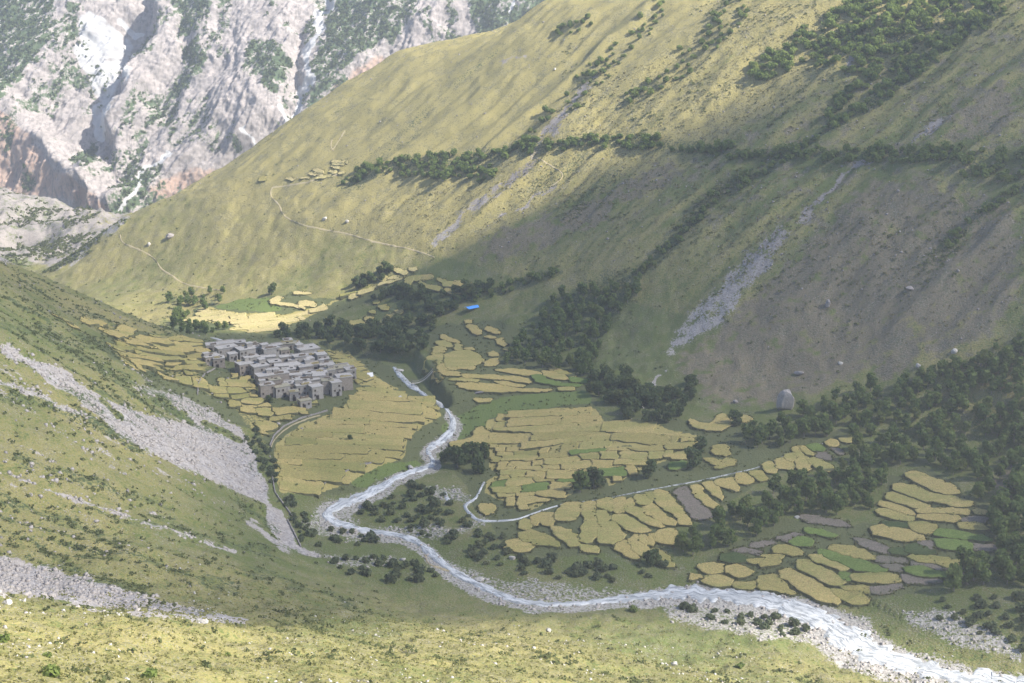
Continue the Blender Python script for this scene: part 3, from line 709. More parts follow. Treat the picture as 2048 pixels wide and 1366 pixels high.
traced(lower, 1300, 760, 2.7326, '''
r 1400 515 1440 505 1520 530 1620 570 1690 605 1680 625 1620 630 1560 610 1480 575 1410 540
r 1330 590 1370 572 1450 590 1560 630 1660 645 1755 670 1760 690 1700 695 1600 680 1500 665 1420 640 1340 610
r 1290 630 1340 620 1420 650 1520 690 1510 710 1440 705 1360 675 1295 650
r 1255 675 1300 675 1380 705 1440 740 1430 750 1340 715 1260 690
r 1240 715 1290 710 1380 740 1445 765 1420 778 1330 765 1250 740
r 1450 725 1540 710 1660 705 1740 715 1745 738 1650 730 1550 735 1470 740
r 1460 750 1560 745 1690 745 1705 770 1650 782 1550 770 1470 765
r 1775 710 1840 720 1848 740 1790 735
b 1720 750 1830 755 1835 785 1720 780
y 1685 790 1760 785 1830 800 1835 825 1760 820 1690 808
y 1430 785 1500 780 1565 800 1560 835 1510 850 1430 830
d 1265 785 1340 785 1420 790 1415 810 1300 805
r 1215 820 1270 800 1350 820 1430 830 1490 855 1480 880 1400 890 1300 870 1215 850
g 1570 830 1650 830 1760 850 1865 870 1865 885 1760 880 1640 870 1565 855
g 1560 880 1650 880 1755 895 1760 930 1690 940 1570 920
b 1765 900 1880 905 1885 935 1770 935
b 1470 880 1545 890 1555 930 1500 920
d 1410 910 1470 905 1560 950 1490 960 1400 950
d 1310 930 1400 925 1410 960 1320 955
b 1120 865 1200 880 1280 910 1310 930 1290 950 1200 925 1130 890
y 1410 975 1530 970 1640 985 1720 1000 1725 1020 1640 1025 1520 1005 1420 990
d 1735 970 1820 965 1905 985 1900 1000 1800 1005 1740 990
b 1235 965 1330 975 1410 990 1400 1005 1300 1000 1230 990
b 1430 1000 1560 1015 1680 1030 1700 1045 1560 1035 1440 1020
b 1265 1010 1390 1020 1380 1050 1300 1035
g 1400 1035 1470 1030 1570 1050 1650 1060 1630 1085 1530 1080 1410 1060
b 1710 1030 1840 1030 1840 1050 1720 1050
b 1365 1070 1480 1085 1590 1100 1560 1115 1380 1110
y 985 915 1060 910 1150 930 1230 970 1220 990 1130 980 1040 955 980 935
g 920 935 980 940 1080 975 1200 1010 1300 1045 1250 1055 1120 1045 1020 1000 930 960
r 870 965 920 960 1000 990 1075 1030 1060 1050 990 1025 880 985
g 1050 1050 1090 1060 1100 1100 1065 1110 1040 1080
r 800 995 850 990 940 1030 1040 1090 1055 1125 1000 1130 900 1080 820 1035
y 1110 1070 1220 1062 1340 1065 1360 1085 1355 1110 1260 1115 1120 1110
r 710 1045 760 1035 840 1070 940 1130 1030 1190 1040 1235 980 1230 880 1190 790 1130 720 1080
y 1050 1135 1150 1130 1210 1140 1210 1165 1150 1160 1060 1145
y 985 1150 1060 1155 1150 1170 1205 1205 1190 1230 1090 1230 1040 1200
y 590 1085 660 1070 700 1080 720 1120 790 1170 780 1185 700 1165 600 1150
b 1215 1135 1330 1120 1380 1125 1300 1160 1220 1170
r 270 1020 330 1003 400 1020 395 1055 330 1070 285 1050
r 415 1030 480 1015 555 1050 540 1065 500 1090 430 1060
r 295 1090 370 1070 450 1100 430 1135 340 1130 295 1110
r 220 1075 265 1068 270 1090 225 1095
y 460 1120 570 1105 570 1140 470 1145
y 665 930 720 910 800 930 830 950 820 965 740 960 670 945
y 530 1000 610 985 615 1000 540 1010
y 610 965 680 960 720 960 700 1010 650 1020 600 1030 640 985
d 390 960 460 950 530 975 520 1000 430 1000 385 985
g 760 890 830 860 890 880 880 915 800 915
b 690 870 780 840 840 850 760 890
g 850 820 920 825 1010 850 1000 870 920 850 850 835
b 820 740 900 745 1080 785 1090 805 980 795 830 770
b 550 900 660 875 690 890 600 920 550 915
b 440 940 520 920 600 945 590 955 520 945''')
traced(middle, 1300, 760, 2.7326, '''
r 225 580 260 575 300 630 370 690 365 715 310 690 250 640
r 285 570 335 560 370 600 410 650 390 665 340 630
r 355 555 450 535 475 570 475 620 430 600 370 590
r 465 520 520 510 565 560 520 580 480 570
y 545 505 610 500 640 550 600 560 560 530
r 610 470 660 450 690 480 690 520 640 510
r 690 440 740 430 780 465 780 500 700 490
r 730 415 790 405 805 440 760 455
r 770 380 810 365 830 405 870 455 870 500 830 510 790 450 820 435 800 410
r 815 365 850 370 895 410 885 425 845 400
g 860 365 910 350 950 380 950 395 900 395
b 900 400 960 395 1000 430 980 440 920 430
r 860 435 910 430 1000 480 995 505 950 500 880 470
r 960 345 1000 328 1025 355 1020 370 980 370
r 1030 325 1080 310 1120 320 1090 350 1050 340
b 985 375 1030 375 1065 410 1030 410
b 120 610 205 580 240 640 350 745 260 780 230 745 180 680
y 340 370 420 360 430 420 340 415
y 285 435 340 430 410 455 400 480 330 460
y 415 430 470 440 460 465 420 475 385 490 350 490 400 470
g 110 460 190 448 200 480 150 495 110 490
r 130 410 190 390 250 395 245 430 190 442 120 440
r 210 225 240 230 270 240 330 250 370 200 400 190 430 215 470 190 510 195 560 215 530 235 480 225 430 260 380 285 300 280 240 270''')
traced(middle, 900, 760, 3.4133, '''
r 730 900 790 850 890 842 895 900 860 950 800 970 730 965
r 905 850 950 832 985 840 985 920 1005 1020 1000 1080 940 1120 890 1110 905 1030 930 960 905 920
r 1005 830 1090 812 1115 830 1115 900 1100 908 1060 885 1010 870
r 1125 820 1185 808 1195 850 1190 910 1150 925 1125 900
r 1000 900 1060 900 1110 950 1140 1010 1190 1060 1160 1100 1090 1135 1030 1120 1015 1080 1025 1020
r 1110 930 1180 925 1260 970 1340 1010 1360 1035 1290 1055 1230 1040 1160 990 1115 960
r 1200 830 1240 810 1250 870 1310 885 1320 930 1430 975 1455 1005 1420 1015 1340 980 1250 930 1210 910
r 1255 800 1330 785 1360 825 1370 850 1320 860 1270 850
y 1340 780 1380 770 1395 830 1370 830
r 1325 880 1380 850 1410 880 1470 930 1530 980 1540 1010 1470 990 1380 940 1320 910
r 1390 765 1440 755 1490 790 1530 830 1580 900 1640 980 1630 1005 1570 995 1540 930 1470 890 1410 840
r 470 990 510 955 555 970 555 1010 530 1030 475 1020
r 560 940 620 920 715 915 715 960 690 1005 640 1000 610 970 580 1010 560 990
y 470 1060 540 1030 640 1050 710 1090 750 1145 680 1140 590 1135 480 1090
r 480 1095 590 1140 540 1170 480 1190 375 1150 390 1100
r 680 1020 720 1010 800 1030 860 1070 885 1110 880 1145 830 1140 770 1100 720 1060
r 890 1130 950 1135 1020 1170 1000 1190 920 1180
r 1125 1130 1210 1090 1215 1140 1260 1190 1295 1230 1240 1230 1170 1180 1130 1160
r 1220 1090 1250 1065 1293 1065 1295 1120 1345 1150 1350 1180 1310 1210 1270 1190 1228 1130
r 1303 1065 1345 1060 1338 1100 1345 1140 1320 1130 1303 1100
r 1355 1055 1400 1050 1400 1090 1385 1140 1350 1130
r 1415 1040 1480 1025 1540 1030 1560 1070 1590 1100 1520 1140 1450 1120 1410 1100
y 1360 1150 1430 1160 1480 1200 1530 1280 1460 1280 1420 1210
r 200 860 290 850 310 880 290 920 240 930 210 900
r 0 440 80 425 150 400 180 330 220 325 245 350 300 380 290 430 240 455 150 470 90 500 20 500
r 165 135 280 130 260 155 190 158''')
traced(upper, 700, 480, 3.4133, '''
r 380 265 440 250 560 240 570 265 500 270 420 290 400 340 385 350
r 470 285 520 310 600 320 635 330 620 350 550 340 490 315
r 580 270 640 275 690 290 690 320 650 330 640 300
r 645 335 700 340 740 360 760 375 700 375 650 355
r 705 285 760 285 820 310 850 335 790 335 720 315
r 780 555 820 550 825 575 790 575
r 795 585 850 585 890 630 885 655 840 640
r 925 600 970 600 1025 640 990 645 930 620
r 920 660 980 665 985 680 930 675
r 1000 680 1030 675 1065 720 1060 735 1020 720
r 1050 740 1100 735 1100 755 1060 765
r 945 775 990 765 1005 795 960 800
r 620 655 650 655 690 680 740 690 740 710 680 700 630 680
r 585 700 640 695 690 715 700 740 650 735 600 720
r 720 715 750 715 760 755 720 760
r 580 735 650 740 640 770 560 790
r 650 790 700 770 780 760 850 770 890 810 910 830 850 860 830 890 760 880 690 895 650 890
r 780 745 830 740 855 758 800 756
r 545 800 630 778 635 840 610 860 580 830 590 870 530 905 500 885
r 600 870 640 850 645 900 740 910 740 935 650 930 610 905
r 560 920 590 900 630 945 620 965 580 950
r 920 840 1000 810 1010 855 930 870
r 760 920 880 925 1000 930 1080 955 1020 960 880 945 770 940
r 985 895 1090 885 1200 895 1300 915 1300 930 1200 930 1100 915
r 1040 935 1150 938 1220 960 1230 985 1150 975 1060 958
r 665 955 780 948 880 965 870 975 760 968
r 980 968 1080 978 1180 1000 1170 1010 1060 1000
g 1245 930 1305 925 1340 962 1480 990 1580 990 1560 1005 1400 1000 1270 975
r 1310 900 1380 905 1470 935 1480 960 1400 955 1330 935
r 1350 885 1420 888 1550 930 1530 940 1440 918
g 1490 945 1620 960 1620 985 1520 975
r 720 985 850 978 1000 995 1150 1022 1380 1022 1350 1040 1150 1040 1000 1050 850 1030 760 1015
r 1430 1015 1530 1010 1530 1030 1430 1035
g 1560 790 1640 810 1600 820 1570 805
g 1510 820 1600 830 1590 845 1520 840
r 240 520 290 515 280 555 250 550
r 285 510 330 500 330 530 300 545
r 100 530 150 530 160 565 110 565
r 0 560 70 550 105 585 60 600 0 595
r 160 420 190 415 190 440 165 440
r 190 460 250 445 260 485 220 480
r 140 490 170 485 170 510 140 505
r 310 485 360 490 350 510 320 503''')
traced(sunny, 700, 480, 3.4133, '''
s 300 190 400 220 380 245 340 225 300 205
s 400 195 450 195 450 210 410 215
s 200 260 250 250 250 280 210 275
s 265 260 330 245 340 260 270 275
s 200 312 360 248 390 238 330 277 190 330
s 60 362 190 316 180 332 60 392
s 0 382 55 364 55 393 0 415''')
traced(sunny, 300, 560, 3.9375, '''
s 945 170 1000 130 1050 140 1000 180 1080 190 1160 200 1190 230 1150 215 1050 205 960 195
s 1170 175 1230 165 1300 185 1300 215 1250 210 1200 215 1220 240 1190 225
s 1130 100 1260 100 1260 115 1150 120
y 1500 140 1740 45 1760 52 1600 105 1510 150''')
traced(sunny, 520, 300, 8.5333, '''
s 1230 200 1500 205 1500 225 1230 222
s 1235 240 1430 250 1420 270 1240 262
s 1210 285 1290 280 1370 310 1300 325 1220 300
s 1180 365 1300 375 1310 410 1240 405
s 1380 385 1430 385 1400 410 1330 420
s 890 340 990 350 1090 380 1080 400 960 365
s 930 380 1090 405 1090 425 960 395
s 820 410 960 420 1080 450 1070 465 930 440
s 690 490 830 475 840 490 720 500
s 430 490 520 490 600 515 560 522
s 960 490 1080 470 1230 430 1220 450 1080 485
y 0 470 90 480 100 540 0 550''')
def cells(parent, poly, L1, L2, ang, kinds, gap=.35, lift=None, jit=.42, dropout=0.0, seed=1, rough=.22):
    """irregular plots that fill an area of the valley floor: a stretched cell pattern"""
    rg = random.Random(seed)
    a = np.array(poly, float); wp = drop(a[:, 0], a[:, 1])[:, :2]
    e1 = np.array([math.cos(ang), math.sin(ang)]); e2 = np.array([-e1[1], e1[0]])
    q = np.stack([wp @ e1, wp @ e2], 1); lo = q.min(0); hi = q.max(0)
    rows = []; yy = lo[1]
    while yy < hi[1]: rows.append(yy); yy += L2 * rg.uniform(.65, 1.35)
    rows.append(yy)
    edge = lambda x, j: rows[j] + (vnoise(x / (L1 * 1.1) + j * 3.7, np.full_like(x, seed * 5.1 + j * .35), 171) - .5) * L2 * 1.1
    for j in range(len(rows) - 1):
        xx = lo[0] - rg.random() * L1
        while xx < hi[0]:
            ln = L1 * rg.uniform(.45, 1.5); x0, x1 = xx + gap / 2, xx + ln - gap / 2; xx += ln
            if rg.random() < dropout: continue
            m = max(4, int(ln / 2.5)); xs = np.linspace(x0, x1, m); y0 = edge(xs, j) + gap / 2; y1 = edge(xs, j + 1) - gap / 2
            ok = in_poly(xs, (y0 + y1) / 2, q) & (y1 - y0 > .8)
            if ok.sum() < 2: continue
            xs, y0, y1 = xs[ok], y0[ok], y1[ok]; sk = rg.uniform(-.8, .8)
            w = np.concatenate([np.stack([xs, y0], 1), np.stack([xs + sk, y1], 1)[::-1]])
            w = w[:, :1] * e1 + w[:, 1:] * e2
            kd = rg.choice(kinds); plot(w, kd, parent, PLAB.get(kd), None if lift is None else lift * rg.uniform(.8, 1.2), rough, .1 if gap < .15 else 0.0)
def zp(ox, oy, s, text): return np.array(list(map(float, text.split()))).reshape(-1, 2) / s + [ox, oy]
cells(middle, zp(900, 760, 3.4133, '250 280 330 258 690 238 705 208 1000 198 1060 312 1200 325 1440 302 1480 335 1560 355 1700 385 1560 420 1300 440 1100 460 880 490 700 480 500 470 350 460 262 420'), 30, 7, R(-10), 'rrry', .1, .24, seed=3)
cells(middle, zp(900, 760, 3.4133, '262 430 350 465 500 475 700 485 900 495 1100 465 1300 445 1560 425 1700 400 1660 480 1500 540 1250 640 1090 730 1060 660 900 700 830 780 650 840 560 890 490 900 400 850 310 800 230 770 250 700 330 640 270 600'), 10, 4.6, R(-4), 'rrrrrryyrrrrrg', .22, .7, dropout=.0, seed=5)
cells(vill, [(548, 890), (600, 850), (680, 820), (720, 775), (800, 785), (870, 810), (885, 830), (850, 850), (815, 880), (810, 915), (760, 930), (700, 965), (640, 985), (560, 985), (548, 940)], 34, 7, R(4), 'rryyr', .08, .22, seed=7)
cells(vill, [(650, 700), (700, 705), (730, 735), (770, 765), (800, 780), (720, 770), (690, 750)], 9, 6, R(-40), 'yyr', .12, .6, seed=9)
cells(vill, [(420, 770), (470, 745), (510, 760), (530, 800), (560, 815), (640, 800), (630, 820), (570, 845), (545, 870), (525, 880), (490, 850), (470, 820), (440, 800), (380, 770), (330, 765), (310, 745), (380, 735), (400, 750)], 8.5, 5.5, R(20), 'rrrry', .38, .7, dropout=.02, seed=11)
cells(vill, [(215, 690), (260, 672), (330, 672), (400, 685), (420, 700), (430, 730), (400, 745), (340, 740), (290, 745), (250, 735), (235, 715)], 14, 4.6, R(35), 'rrry', .62, .7, dropout=.06, seed=13)
cells(vill, [(100, 630), (160, 645), (190, 640), (270, 660), (240, 672), (215, 680), (150, 660)], 7, 5, R(80), 'r', .9, .6, dropout=.45, seed=15)
cells(sunny, zp(300, 560, 3.9375, '250 330 370 270 380 220 480 215 600 245 750 268 900 262 1050 272 1300 222 1480 150 1500 150 1300 262 1200 322 1080 362 1060 390 900 402 850 415 700 397 610 392 640 370 780 345 700 340 600 355 450 330 320 350'), 30, 6, R(18), 'sss', .1, .25, seed=17)
prof(label='fields')

# ------------------------------------------------------------------ village of flat-roofed stone houses
def stone_mat(name, a, b, k=1.0):
    t = NT(name); n1 = t.noise(1.3, 4, .7, t.pos()); v = t.voro(2.4, 'Color', t.pos()); sp = t.n.new('ShaderNodeSeparateColor'); t.l.new(v, sp.inputs[0])
    oi = t.n.new('ShaderNodeObjectInfo').outputs['Random']
    c = t.mix(t.math('ADD', t.math('MULTIPLY', sp.outputs[0], .6), t.math('MULTIPLY', oi, .4)), a, b); c = t.mix(t.ramp(n1, .45, .7, 0, .5), c, tuple(x * .6 for x in a))
    t.bump(sp.outputs[1], .06, .8); return t.done(c)
WALLM = stone_mat('rubble_wall', (.27, .25, .225), (.38, .355, .325)); WALLB = stone_mat('mud_plaster_wall', (.25, .215, .18), (.35, .305, .26)); ROOFM = stone_mat('mud_roof', (.38, .36, .33), (.50, .475, .44)); ROOFY = stone_mat('grassy_mud_roof', (.30, .28, .20), (.40, .37, .27))
t = NT('timber_and_dark_opening'); DARK = t.done(t.mix(t.noise(4, 2, .5, t.pos()), (.02, .018, .016), (.05, .042, .035)))  # door timber; also fills windows and hatches, painting their unlit openings dark
t = NT('weathered_timber'); TIMB = t.done(t.mix(t.noise(5, 3, .5, t.pos()), (.12, .095, .07), (.22, .18, .14)))
t = NT('dried_hay'); HAY = t.done(t.mix(t.noise(4, 3, .6, t.pos()), (.26, .21, .10), (.42, .35, .18)))
def window_mesh():
    b = MB()
    for a in ((-.5, .5, -.06, .06, -.55, -.43), (-.5, .5, -.06, .06, .43, .55), (-.5, -.4, -.06, .06, -.43, .43), (.4, .5, -.06, .06, -.43, .43)): b.box(*a)
    me = b.mesh('window'); n = len(me.polygons)
    me2 = MB(); me2.v = b.v; me2.f = b.f; me2.box(-.4, .4, -.01, .04, -.43, .43); me = me2.mesh('window')
    me.materials.append(TIMB); me.materials.append(DARK); mi = np.zeros(len(me.polygons), np.int32); mi[n:] = 1; me.polygons.foreach_set('material_index', mi); return me
WIN = window_mesh()
DOOR = MB().box(-.5, .5, -.05, .03, 0, 1.7).box(-.62, -.5, -.09, .05, 0, 1.8).box(.5, .62, -.09, .05, 0, 1.8).box(-.62, .62, -.09, .05, 1.8, 1.95).mesh('door'); DOOR.materials.append(DARK)
HATCH = MB().box(-.75, .75, -.55, -.43, 0, .18).box(-.75, .75, .43, .55, 0, .18).box(-.75, -.63, -.43, .43, 0, .18).box(.63, .75, -.43, .43, 0, .18).box(-.63, .63, -.43, .43, -.05, .03).mesh('roof_hatch'); HATCH.materials.append(DARK)
HOUSES = [(140, 160, 5, 4, 2.5), (300, 140, 7, 4, 3), (440, 130, 6, 4, 3), (300, 190, 8.5, 4.5, 3.5), (520, 205, 7, 5.5, 4.6), (370, 265, 3.6, 3, 3), (130, 295, 6.5, 3.5, 3.5), (215, 315, 4.5, 3.5, 3.6), (140, 345, 3, 2.5, 2),
          (690, 180, 7, 5, 3), (790, 195, 7, 5, 3.6), (880, 160, 4, 3, 2.5), (1000, 100, 4, 3, 3), (1010, 140, 7, 3.5, 3), (1100, 135, 3, 3, 3), (1220, 195, 9, 7, 3.6), (960, 215, 4, 3, 2.5), (1290, 275, 6, 4, 2.6), (1130, 290, 5, 4, 3.6),
          (1230, 320, 4.5, 3.5, 2.5), (1375, 265, 4, 5, 4.2), (1420, 320, 3.5, 3.5, 2.6), (1025, 300, 3.2, 2.5, 2.2), (1060, 335, 4, 3, 2.2), (500, 375, 5.5, 5.5, 4.2), (670, 395, 6.5, 7, 4.6), (850, 355, 5, 4, 3), (930, 400, 5.5, 4, 3), (1060, 390, 5.5, 5, 3),
          (1190, 400, 5.5, 5.5, 3), (1300, 380, 5, 4, 2.6), (1440, 385, 6, 4, 2.6), (1560, 425, 9, 5, 3), (1640, 405, 4, 3, 2.5), (1710, 440, 4, 4, 4.6), (740, 510, 6.5, 5, 4.2), (920, 485, 6, 4.5, 4.6), (1090, 500, 5, 4, 2.6), (1190, 545, 7, 4.5, 3),
          (1350, 500, 5, 7, 3.6), (830, 450, 5, 3, 3), (1230, 480, 4.5, 3.5, 2.6), (760, 620, 5.5, 4, 4.8), (930, 640, 6, 3.5, 4), (1180, 620, 6.5, 4, 4.4), (1320, 640, 4.5, 4, 4.8), (1450, 570, 4.5, 4, 5.2), (1540, 590, 4, 4.5, 5.2), (1640, 525, 6, 5, 5.2),
          (1070, 700, 3.4, 3, 3.4), (1190, 795, 4.5, 3.5, 2.9), (1620, 460, 4, 2.5, 2), (600, 150, 5, 4, 2.6), (610, 300, 4.5, 3.5, 2.6), (780, 300, 6, 3, 2.4), (960, 300, 4, 3, 2.4), (1010, 440, 5, 4, 2.8), (1450, 450, 5.5, 4, 2.8), (1290, 560, 5, 4, 3.2), (1030, 600, 4.5, 4, 3), (1390, 480, 4, 3.5, 3), (850, 560, 4.5, 3.5, 3.4), (1110, 560, 4, 3.5, 2.6)]
SPECIAL = {12: 'tiny grey stone hut on the highest back edge of the village', 6: 'long low stone house standing apart at the far left of the village', 7: 'stone house with small windows beside the long low house at far left', 50: 'small low stone hut at the bottom front corner of the village',
           49: 'narrow stone hut just above the lowest hut at the village front', 48: 'tall windowless-looking stone house at the right end of the village front', 47: 'tall stone house second from the right end of the village front', 46: 'tall narrow stone house third from the right end of the village front', 45: 'stone house with rounded front in the middle of the village front row',
           25: 'large stone house with two roof hatches at the left middle of the village', 15: 'broad flat-roofed house at the back right of the village below the thicket', 4: 'tall grey house with one dark roof hatch at the upper left of the village', 42: 'tall stone house at the lower left corner of the village', 43: 'stone house with windows beside the lower left corner house',
           32: 'broad house with yellowish mud roof on the right side of the village', 34: 'narrow tall house at the right rim of the village beside the yellow field', 35: 'house with pale roof above the lower left corner house', 36: 'tall blank-walled house near the lower middle of the village', 5: 'small square hut in front of the tall upper left house', 44: 'house with sloping pale roof near the lower middle of the village'}
SPECIAL.update({0: 'leftmost small house of the back row of the village', 1: 'long flat-roofed house second from the left in the back row', 2: 'house third from the left in the back row of the village', 3: 'broad house in front of the leftmost back row houses', 8: 'tiny lean-to in front of the two houses at far left', 9: 'wide low house right of the tall upper left house', 10: 'wide house with windows in the upper middle of the village', 11: 'small house between the upper middle houses and the back edge',
 13: 'long house just below the highest back hut', 14: 'small square house right of the long back house', 16: 'small grassy-roofed hut in the yard of the upper village', 17: 'low house below the broad back right house', 18: 'stone house with many windows in the middle right of the village', 19: 'low house in front of the one below the broad back right house', 20: 'tall house at the right rim below the broad back right house', 21: 'small house at the right rim above the yellowish roof',
 22: 'tiny hut left of the many-windowed house', 23: 'small hut in front of the tiny hut in the village middle', 24: 'square house left of the large two-hatch house', 26: 'house right of the large two-hatch house', 27: 'flat roof in the very centre of the village, left of two larger ones', 28: 'larger flat-roofed house in the centre of the village', 29: 'square flat-roofed house right of the village centre', 30: 'low house above the yellowish mud roof', 31: 'low house behind the yellowish mud roof',
 33: 'small house at the upper right of the yellowish mud roof', 37: 'low roof between the blank-walled house and the front row', 38: 'wide pale roof behind the middle of the front row', 39: 'long house running back from the middle of the front row', 40: 'narrow house below the two-hatch house', 41: 'small roof above the long house behind the front row', 51: 'low shed in front of the yellowish mud roof'})
SPECIAL.update({52: 'house in the back row right of the third roof', 53: 'low house in front of the wide low upper house', 54: 'long shed along the yard in the upper middle of the village', 55: 'small hut beside the grassy-roofed hut', 56: 'small house left of the long roof in the centre', 57: 'house left of the yellowish mud roof', 58: 'house behind the sloping pale roof in the lower middle', 59: 'small house left of the sloping pale roof', 60: 'narrow roof behind the long house at lower right', 61: 'small house between the pale roof and the blank-walled house', 62: 'low roof right of the blank-walled house'})
hmesh = {}
for i, (zx, zy, w, d, h) in enumerate(HOUSES):
    w *= .98; d *= .98
    rg = random.Random(100 + i); u, v = 400 + zx / 5.6889, 660 + zy / 5.6889
    b = drop(u, v + h * 4.7)[0]
    rot = R(rg.uniform(12, 34)) if i not in (6,) else R(38)
    x, y = b[0], b[1]; gz = min(ground(x + a * w / 2, y + c * d / 2) for a in (-1, 1) for c in (-1, 1))
    top = ground(x, y) + h
    H0 = empty('stone_house', (x, y, gz), rot)
    hh = top - gz
    tap = .12
    wv = [(-w / 2 - tap, -d / 2 - tap, -1.2), (w / 2 + tap, -d / 2 - tap, -1.2), (w / 2 + tap, d / 2 + tap, -1.2), (-w / 2 - tap, d / 2 + tap, -1.2), (-w / 2, -d / 2, hh), (w / 2, -d / 2, hh), (w / 2, d / 2, hh), (-w / 2, d / 2, hh)]
    link('wall', pydata('wall', wv, box_vf(0, 1, 0, 1, 0, 1)[1]), rg.choice([WALLM, WALLM, WALLB]), H0)
    ov = .22; rb = MB(); rb.box(-w / 2 - ov, w / 2 + ov, -d / 2 - ov, d / 2 + ov, hh + .01, hh + .26)
    rv = [(px, py, pz + (.05 * rg.random() if pz > hh + .1 else 0)) for px, py, pz in rb.v]; rb.v = rv
    roof = link('roof', rb.mesh('roof'), ROOFY if i in (32, 43, 16) or rg.random() < .1 else ROOFM, H0)
    # a low raised rim along two edges
    link('parapet', MB().box(-w / 2 - ov, w / 2 + ov, d / 2 + ov - .35, d / 2 + ov - .02, hh + .27, hh + .27 + rg.uniform(.15, .5)).mesh('parapet'), WALLM, roof)
    if rg.random() < .55:
        sx = rg.uniform(-.2, .2) * w; sl = w * rg.uniform(.2, .4); sy = rg.choice([-1, 1]) * (d / 2 - .35)
        st = MB()
        for kk in range(3): st.box(-sl + kk * sl * .68, -sl + (kk + 1) * sl * .66, -.3, .3, 0, rg.uniform(.3, .75), off=(sx, sy if sy < 0 else sy - .45, hh + .32))
        link('fuel_stack', st.mesh('fuel_stack'), rg.choice([TIMB, HAY, TIMB]), roof)
    if w > 5 and rg.random() < .45:
        ws = w * rg.uniform(.3, .45); ds = d * rg.uniform(.35, .5); rx = rg.choice([-1, 1]) * (w / 2 - ws / 2 - .1); ry = d / 2 - ds / 2 - .4; hs = rg.uniform(1.0, 1.7)
        link('roof_room', MB().box(rx - ws / 2, rx + ws / 2, ry - ds / 2, ry + ds / 2, hh + .27, hh + .27 + hs).mesh('roof_room'), WALLM, roof)
        link('roof_room_slab', MB().box(rx - ws / 2 - .15, rx + ws / 2 + .15, ry - ds / 2 - .15, ry + ds / 2 + .15, hh + .275 + hs, hh + .47 + hs).mesh('roof_room_slab'), ROOFM, roof)
    if w > 4.2 and (i in (4, 25) or rg.random() < .6):
        for k in range(2 if i == 25 else 1):
            o = bpy.data.objects.new('roof_hatch', HATCH); col.objects.link(o); o.parent = roof; o.scale = (.75, .75, 1); o.location = (rg.uniform(-w / 4, w / 4) if i != 25 else (-1.4, 1.5)[k], -d / 6 if i != 25 else (.8, -1.2)[k], hh + .3)
    def put(me_, name, px, py, pz, rz):
        o = bpy.data.objects.new(name, me_); col.objects.link(o); o.parent = H0; o.location = (px, py, pz); o.rotation_euler = (0, 0, rz); o.scale = (.72, 1, .78) if name == 'window' else (.85, 1, .9)
    n = max(1, int(w / 1.7)); rows = [hh - 1.25] if hh < 4.2 else [hh - 1.2, hh - 3.1]
    if i != 48 and i != 36:
        for ri, zz in enumerate(rows):
            for k in range(n):
                if rg.random() < (.75 if ri == 0 else .45): put(WIN, 'window', (-w / 2 + (k + .5) * w / n) + rg.uniform(-.15, .15), -d / 2 - .13, zz + rg.uniform(-.1, .1), 0)
        for k in range(max(1, int(d / 2.2))):
            if rg.random() < .6: put(WIN, 'window', -w / 2 - .13, -d / 2 + (k + .5) * d / max(1, int(d / 2.2)), hh - 1.25, -math.pi / 2)
    put(DOOR, 'door', rg.uniform(-w / 4, w / 4), -d / 2 - .17, .15, 0)
    tag(H0, SPECIAL.get(i, 'grey flat-roofed stone house packed among others in the village'), 'house', 'houses of the stone village')
prof(label='village')
#@@PART2_END
# ------------------------------------------------------------------ trees and shrubs
def leaf_mat(name, a, b, hue=.2):
    t = NT(name); oi = t.n.new('ShaderNodeObjectInfo').outputs['Random']; n = t.noise(.9, 2, .6)
    c = t.mix(t.math('ADD', t.math('MULTIPLY', n, .65), t.math('MULTIPLY', oi, .35)), a, b)
    c = t.mix(t.ramp(oi, .86, 1, 0, hue), c, (.22, .19, .04))
    t.set(t.bsdf.inputs['Base Color'], c)
    tr = t.n.new('ShaderNodeBsdfTranslucent'); t.l.new(c, tr.inputs['Color']); mx = t.n.new('ShaderNodeMixShader'); mx.inputs[0].default_value = .5
    t.l.new(t.bsdf.outputs[0], mx.inputs[1]); t.l.new(tr.outputs[0], mx.inputs[2]); t.l.new(mx.outputs[0], t.out.inputs['Surface'])
    return t.m
LEAF = leaf_mat('broad_leaves', (.09, .145, .042), (.22, .275, .08)); LEAF2 = leaf_mat('shrub_leaves', (.09, .14, .038), (.21, .27, .07)); LEAFD = leaf_mat('dark_leaves', (.07, .11, .042), (.15, .19, .068)); LEAFG = leaf_mat('grey_willow_leaves', (.10, .135, .07), (.19, .215, .11))
t = NT('bark'); BARK = t.done(t.mix(t.noise(3, 3, .6, t.pos()), (.13, .11, .09), (.34, .31, .27)))
def leaves(rg, centre, rad, n, size, squash=.8):
    """n leaf-clump quads through the shell and inside of a lumpy blob"""
    d = rg.normal(size=(n, 3)); d /= np.linalg.norm(d, axis=1)[:, None]
    r = rad * (0.35 + .65 * rg.random(n) ** .45)
    p = np.array(centre) + d * r[:, None] * [1, 1, squash]
    nn = d + rg.normal(size=(n, 3)) * .55; nn /= np.linalg.norm(nn, axis=1)[:, None]
    a = np.cross(nn, rg.normal(size=(n, 3))); a /= np.linalg.norm(a, axis=1)[:, None]; b = np.cross(nn, a)
    s = size * (0.6 + .8 * rg.random((n, 1))); e = .75 + .5 * rg.random((n, 1))
    q = np.stack([p - a * s - b * s * e * .6, p + a * s * .7 - b * s * e, p + a * s + b * s * e * .7, p - a * s * .6 + b * s * e], 1)
    return q.reshape(-1, 3)
def quads(name, V, mat):
    F = np.arange(len(V)).reshape(-1, 4); me = fast_mesh(name, V, F); me.materials.append(mat); return me
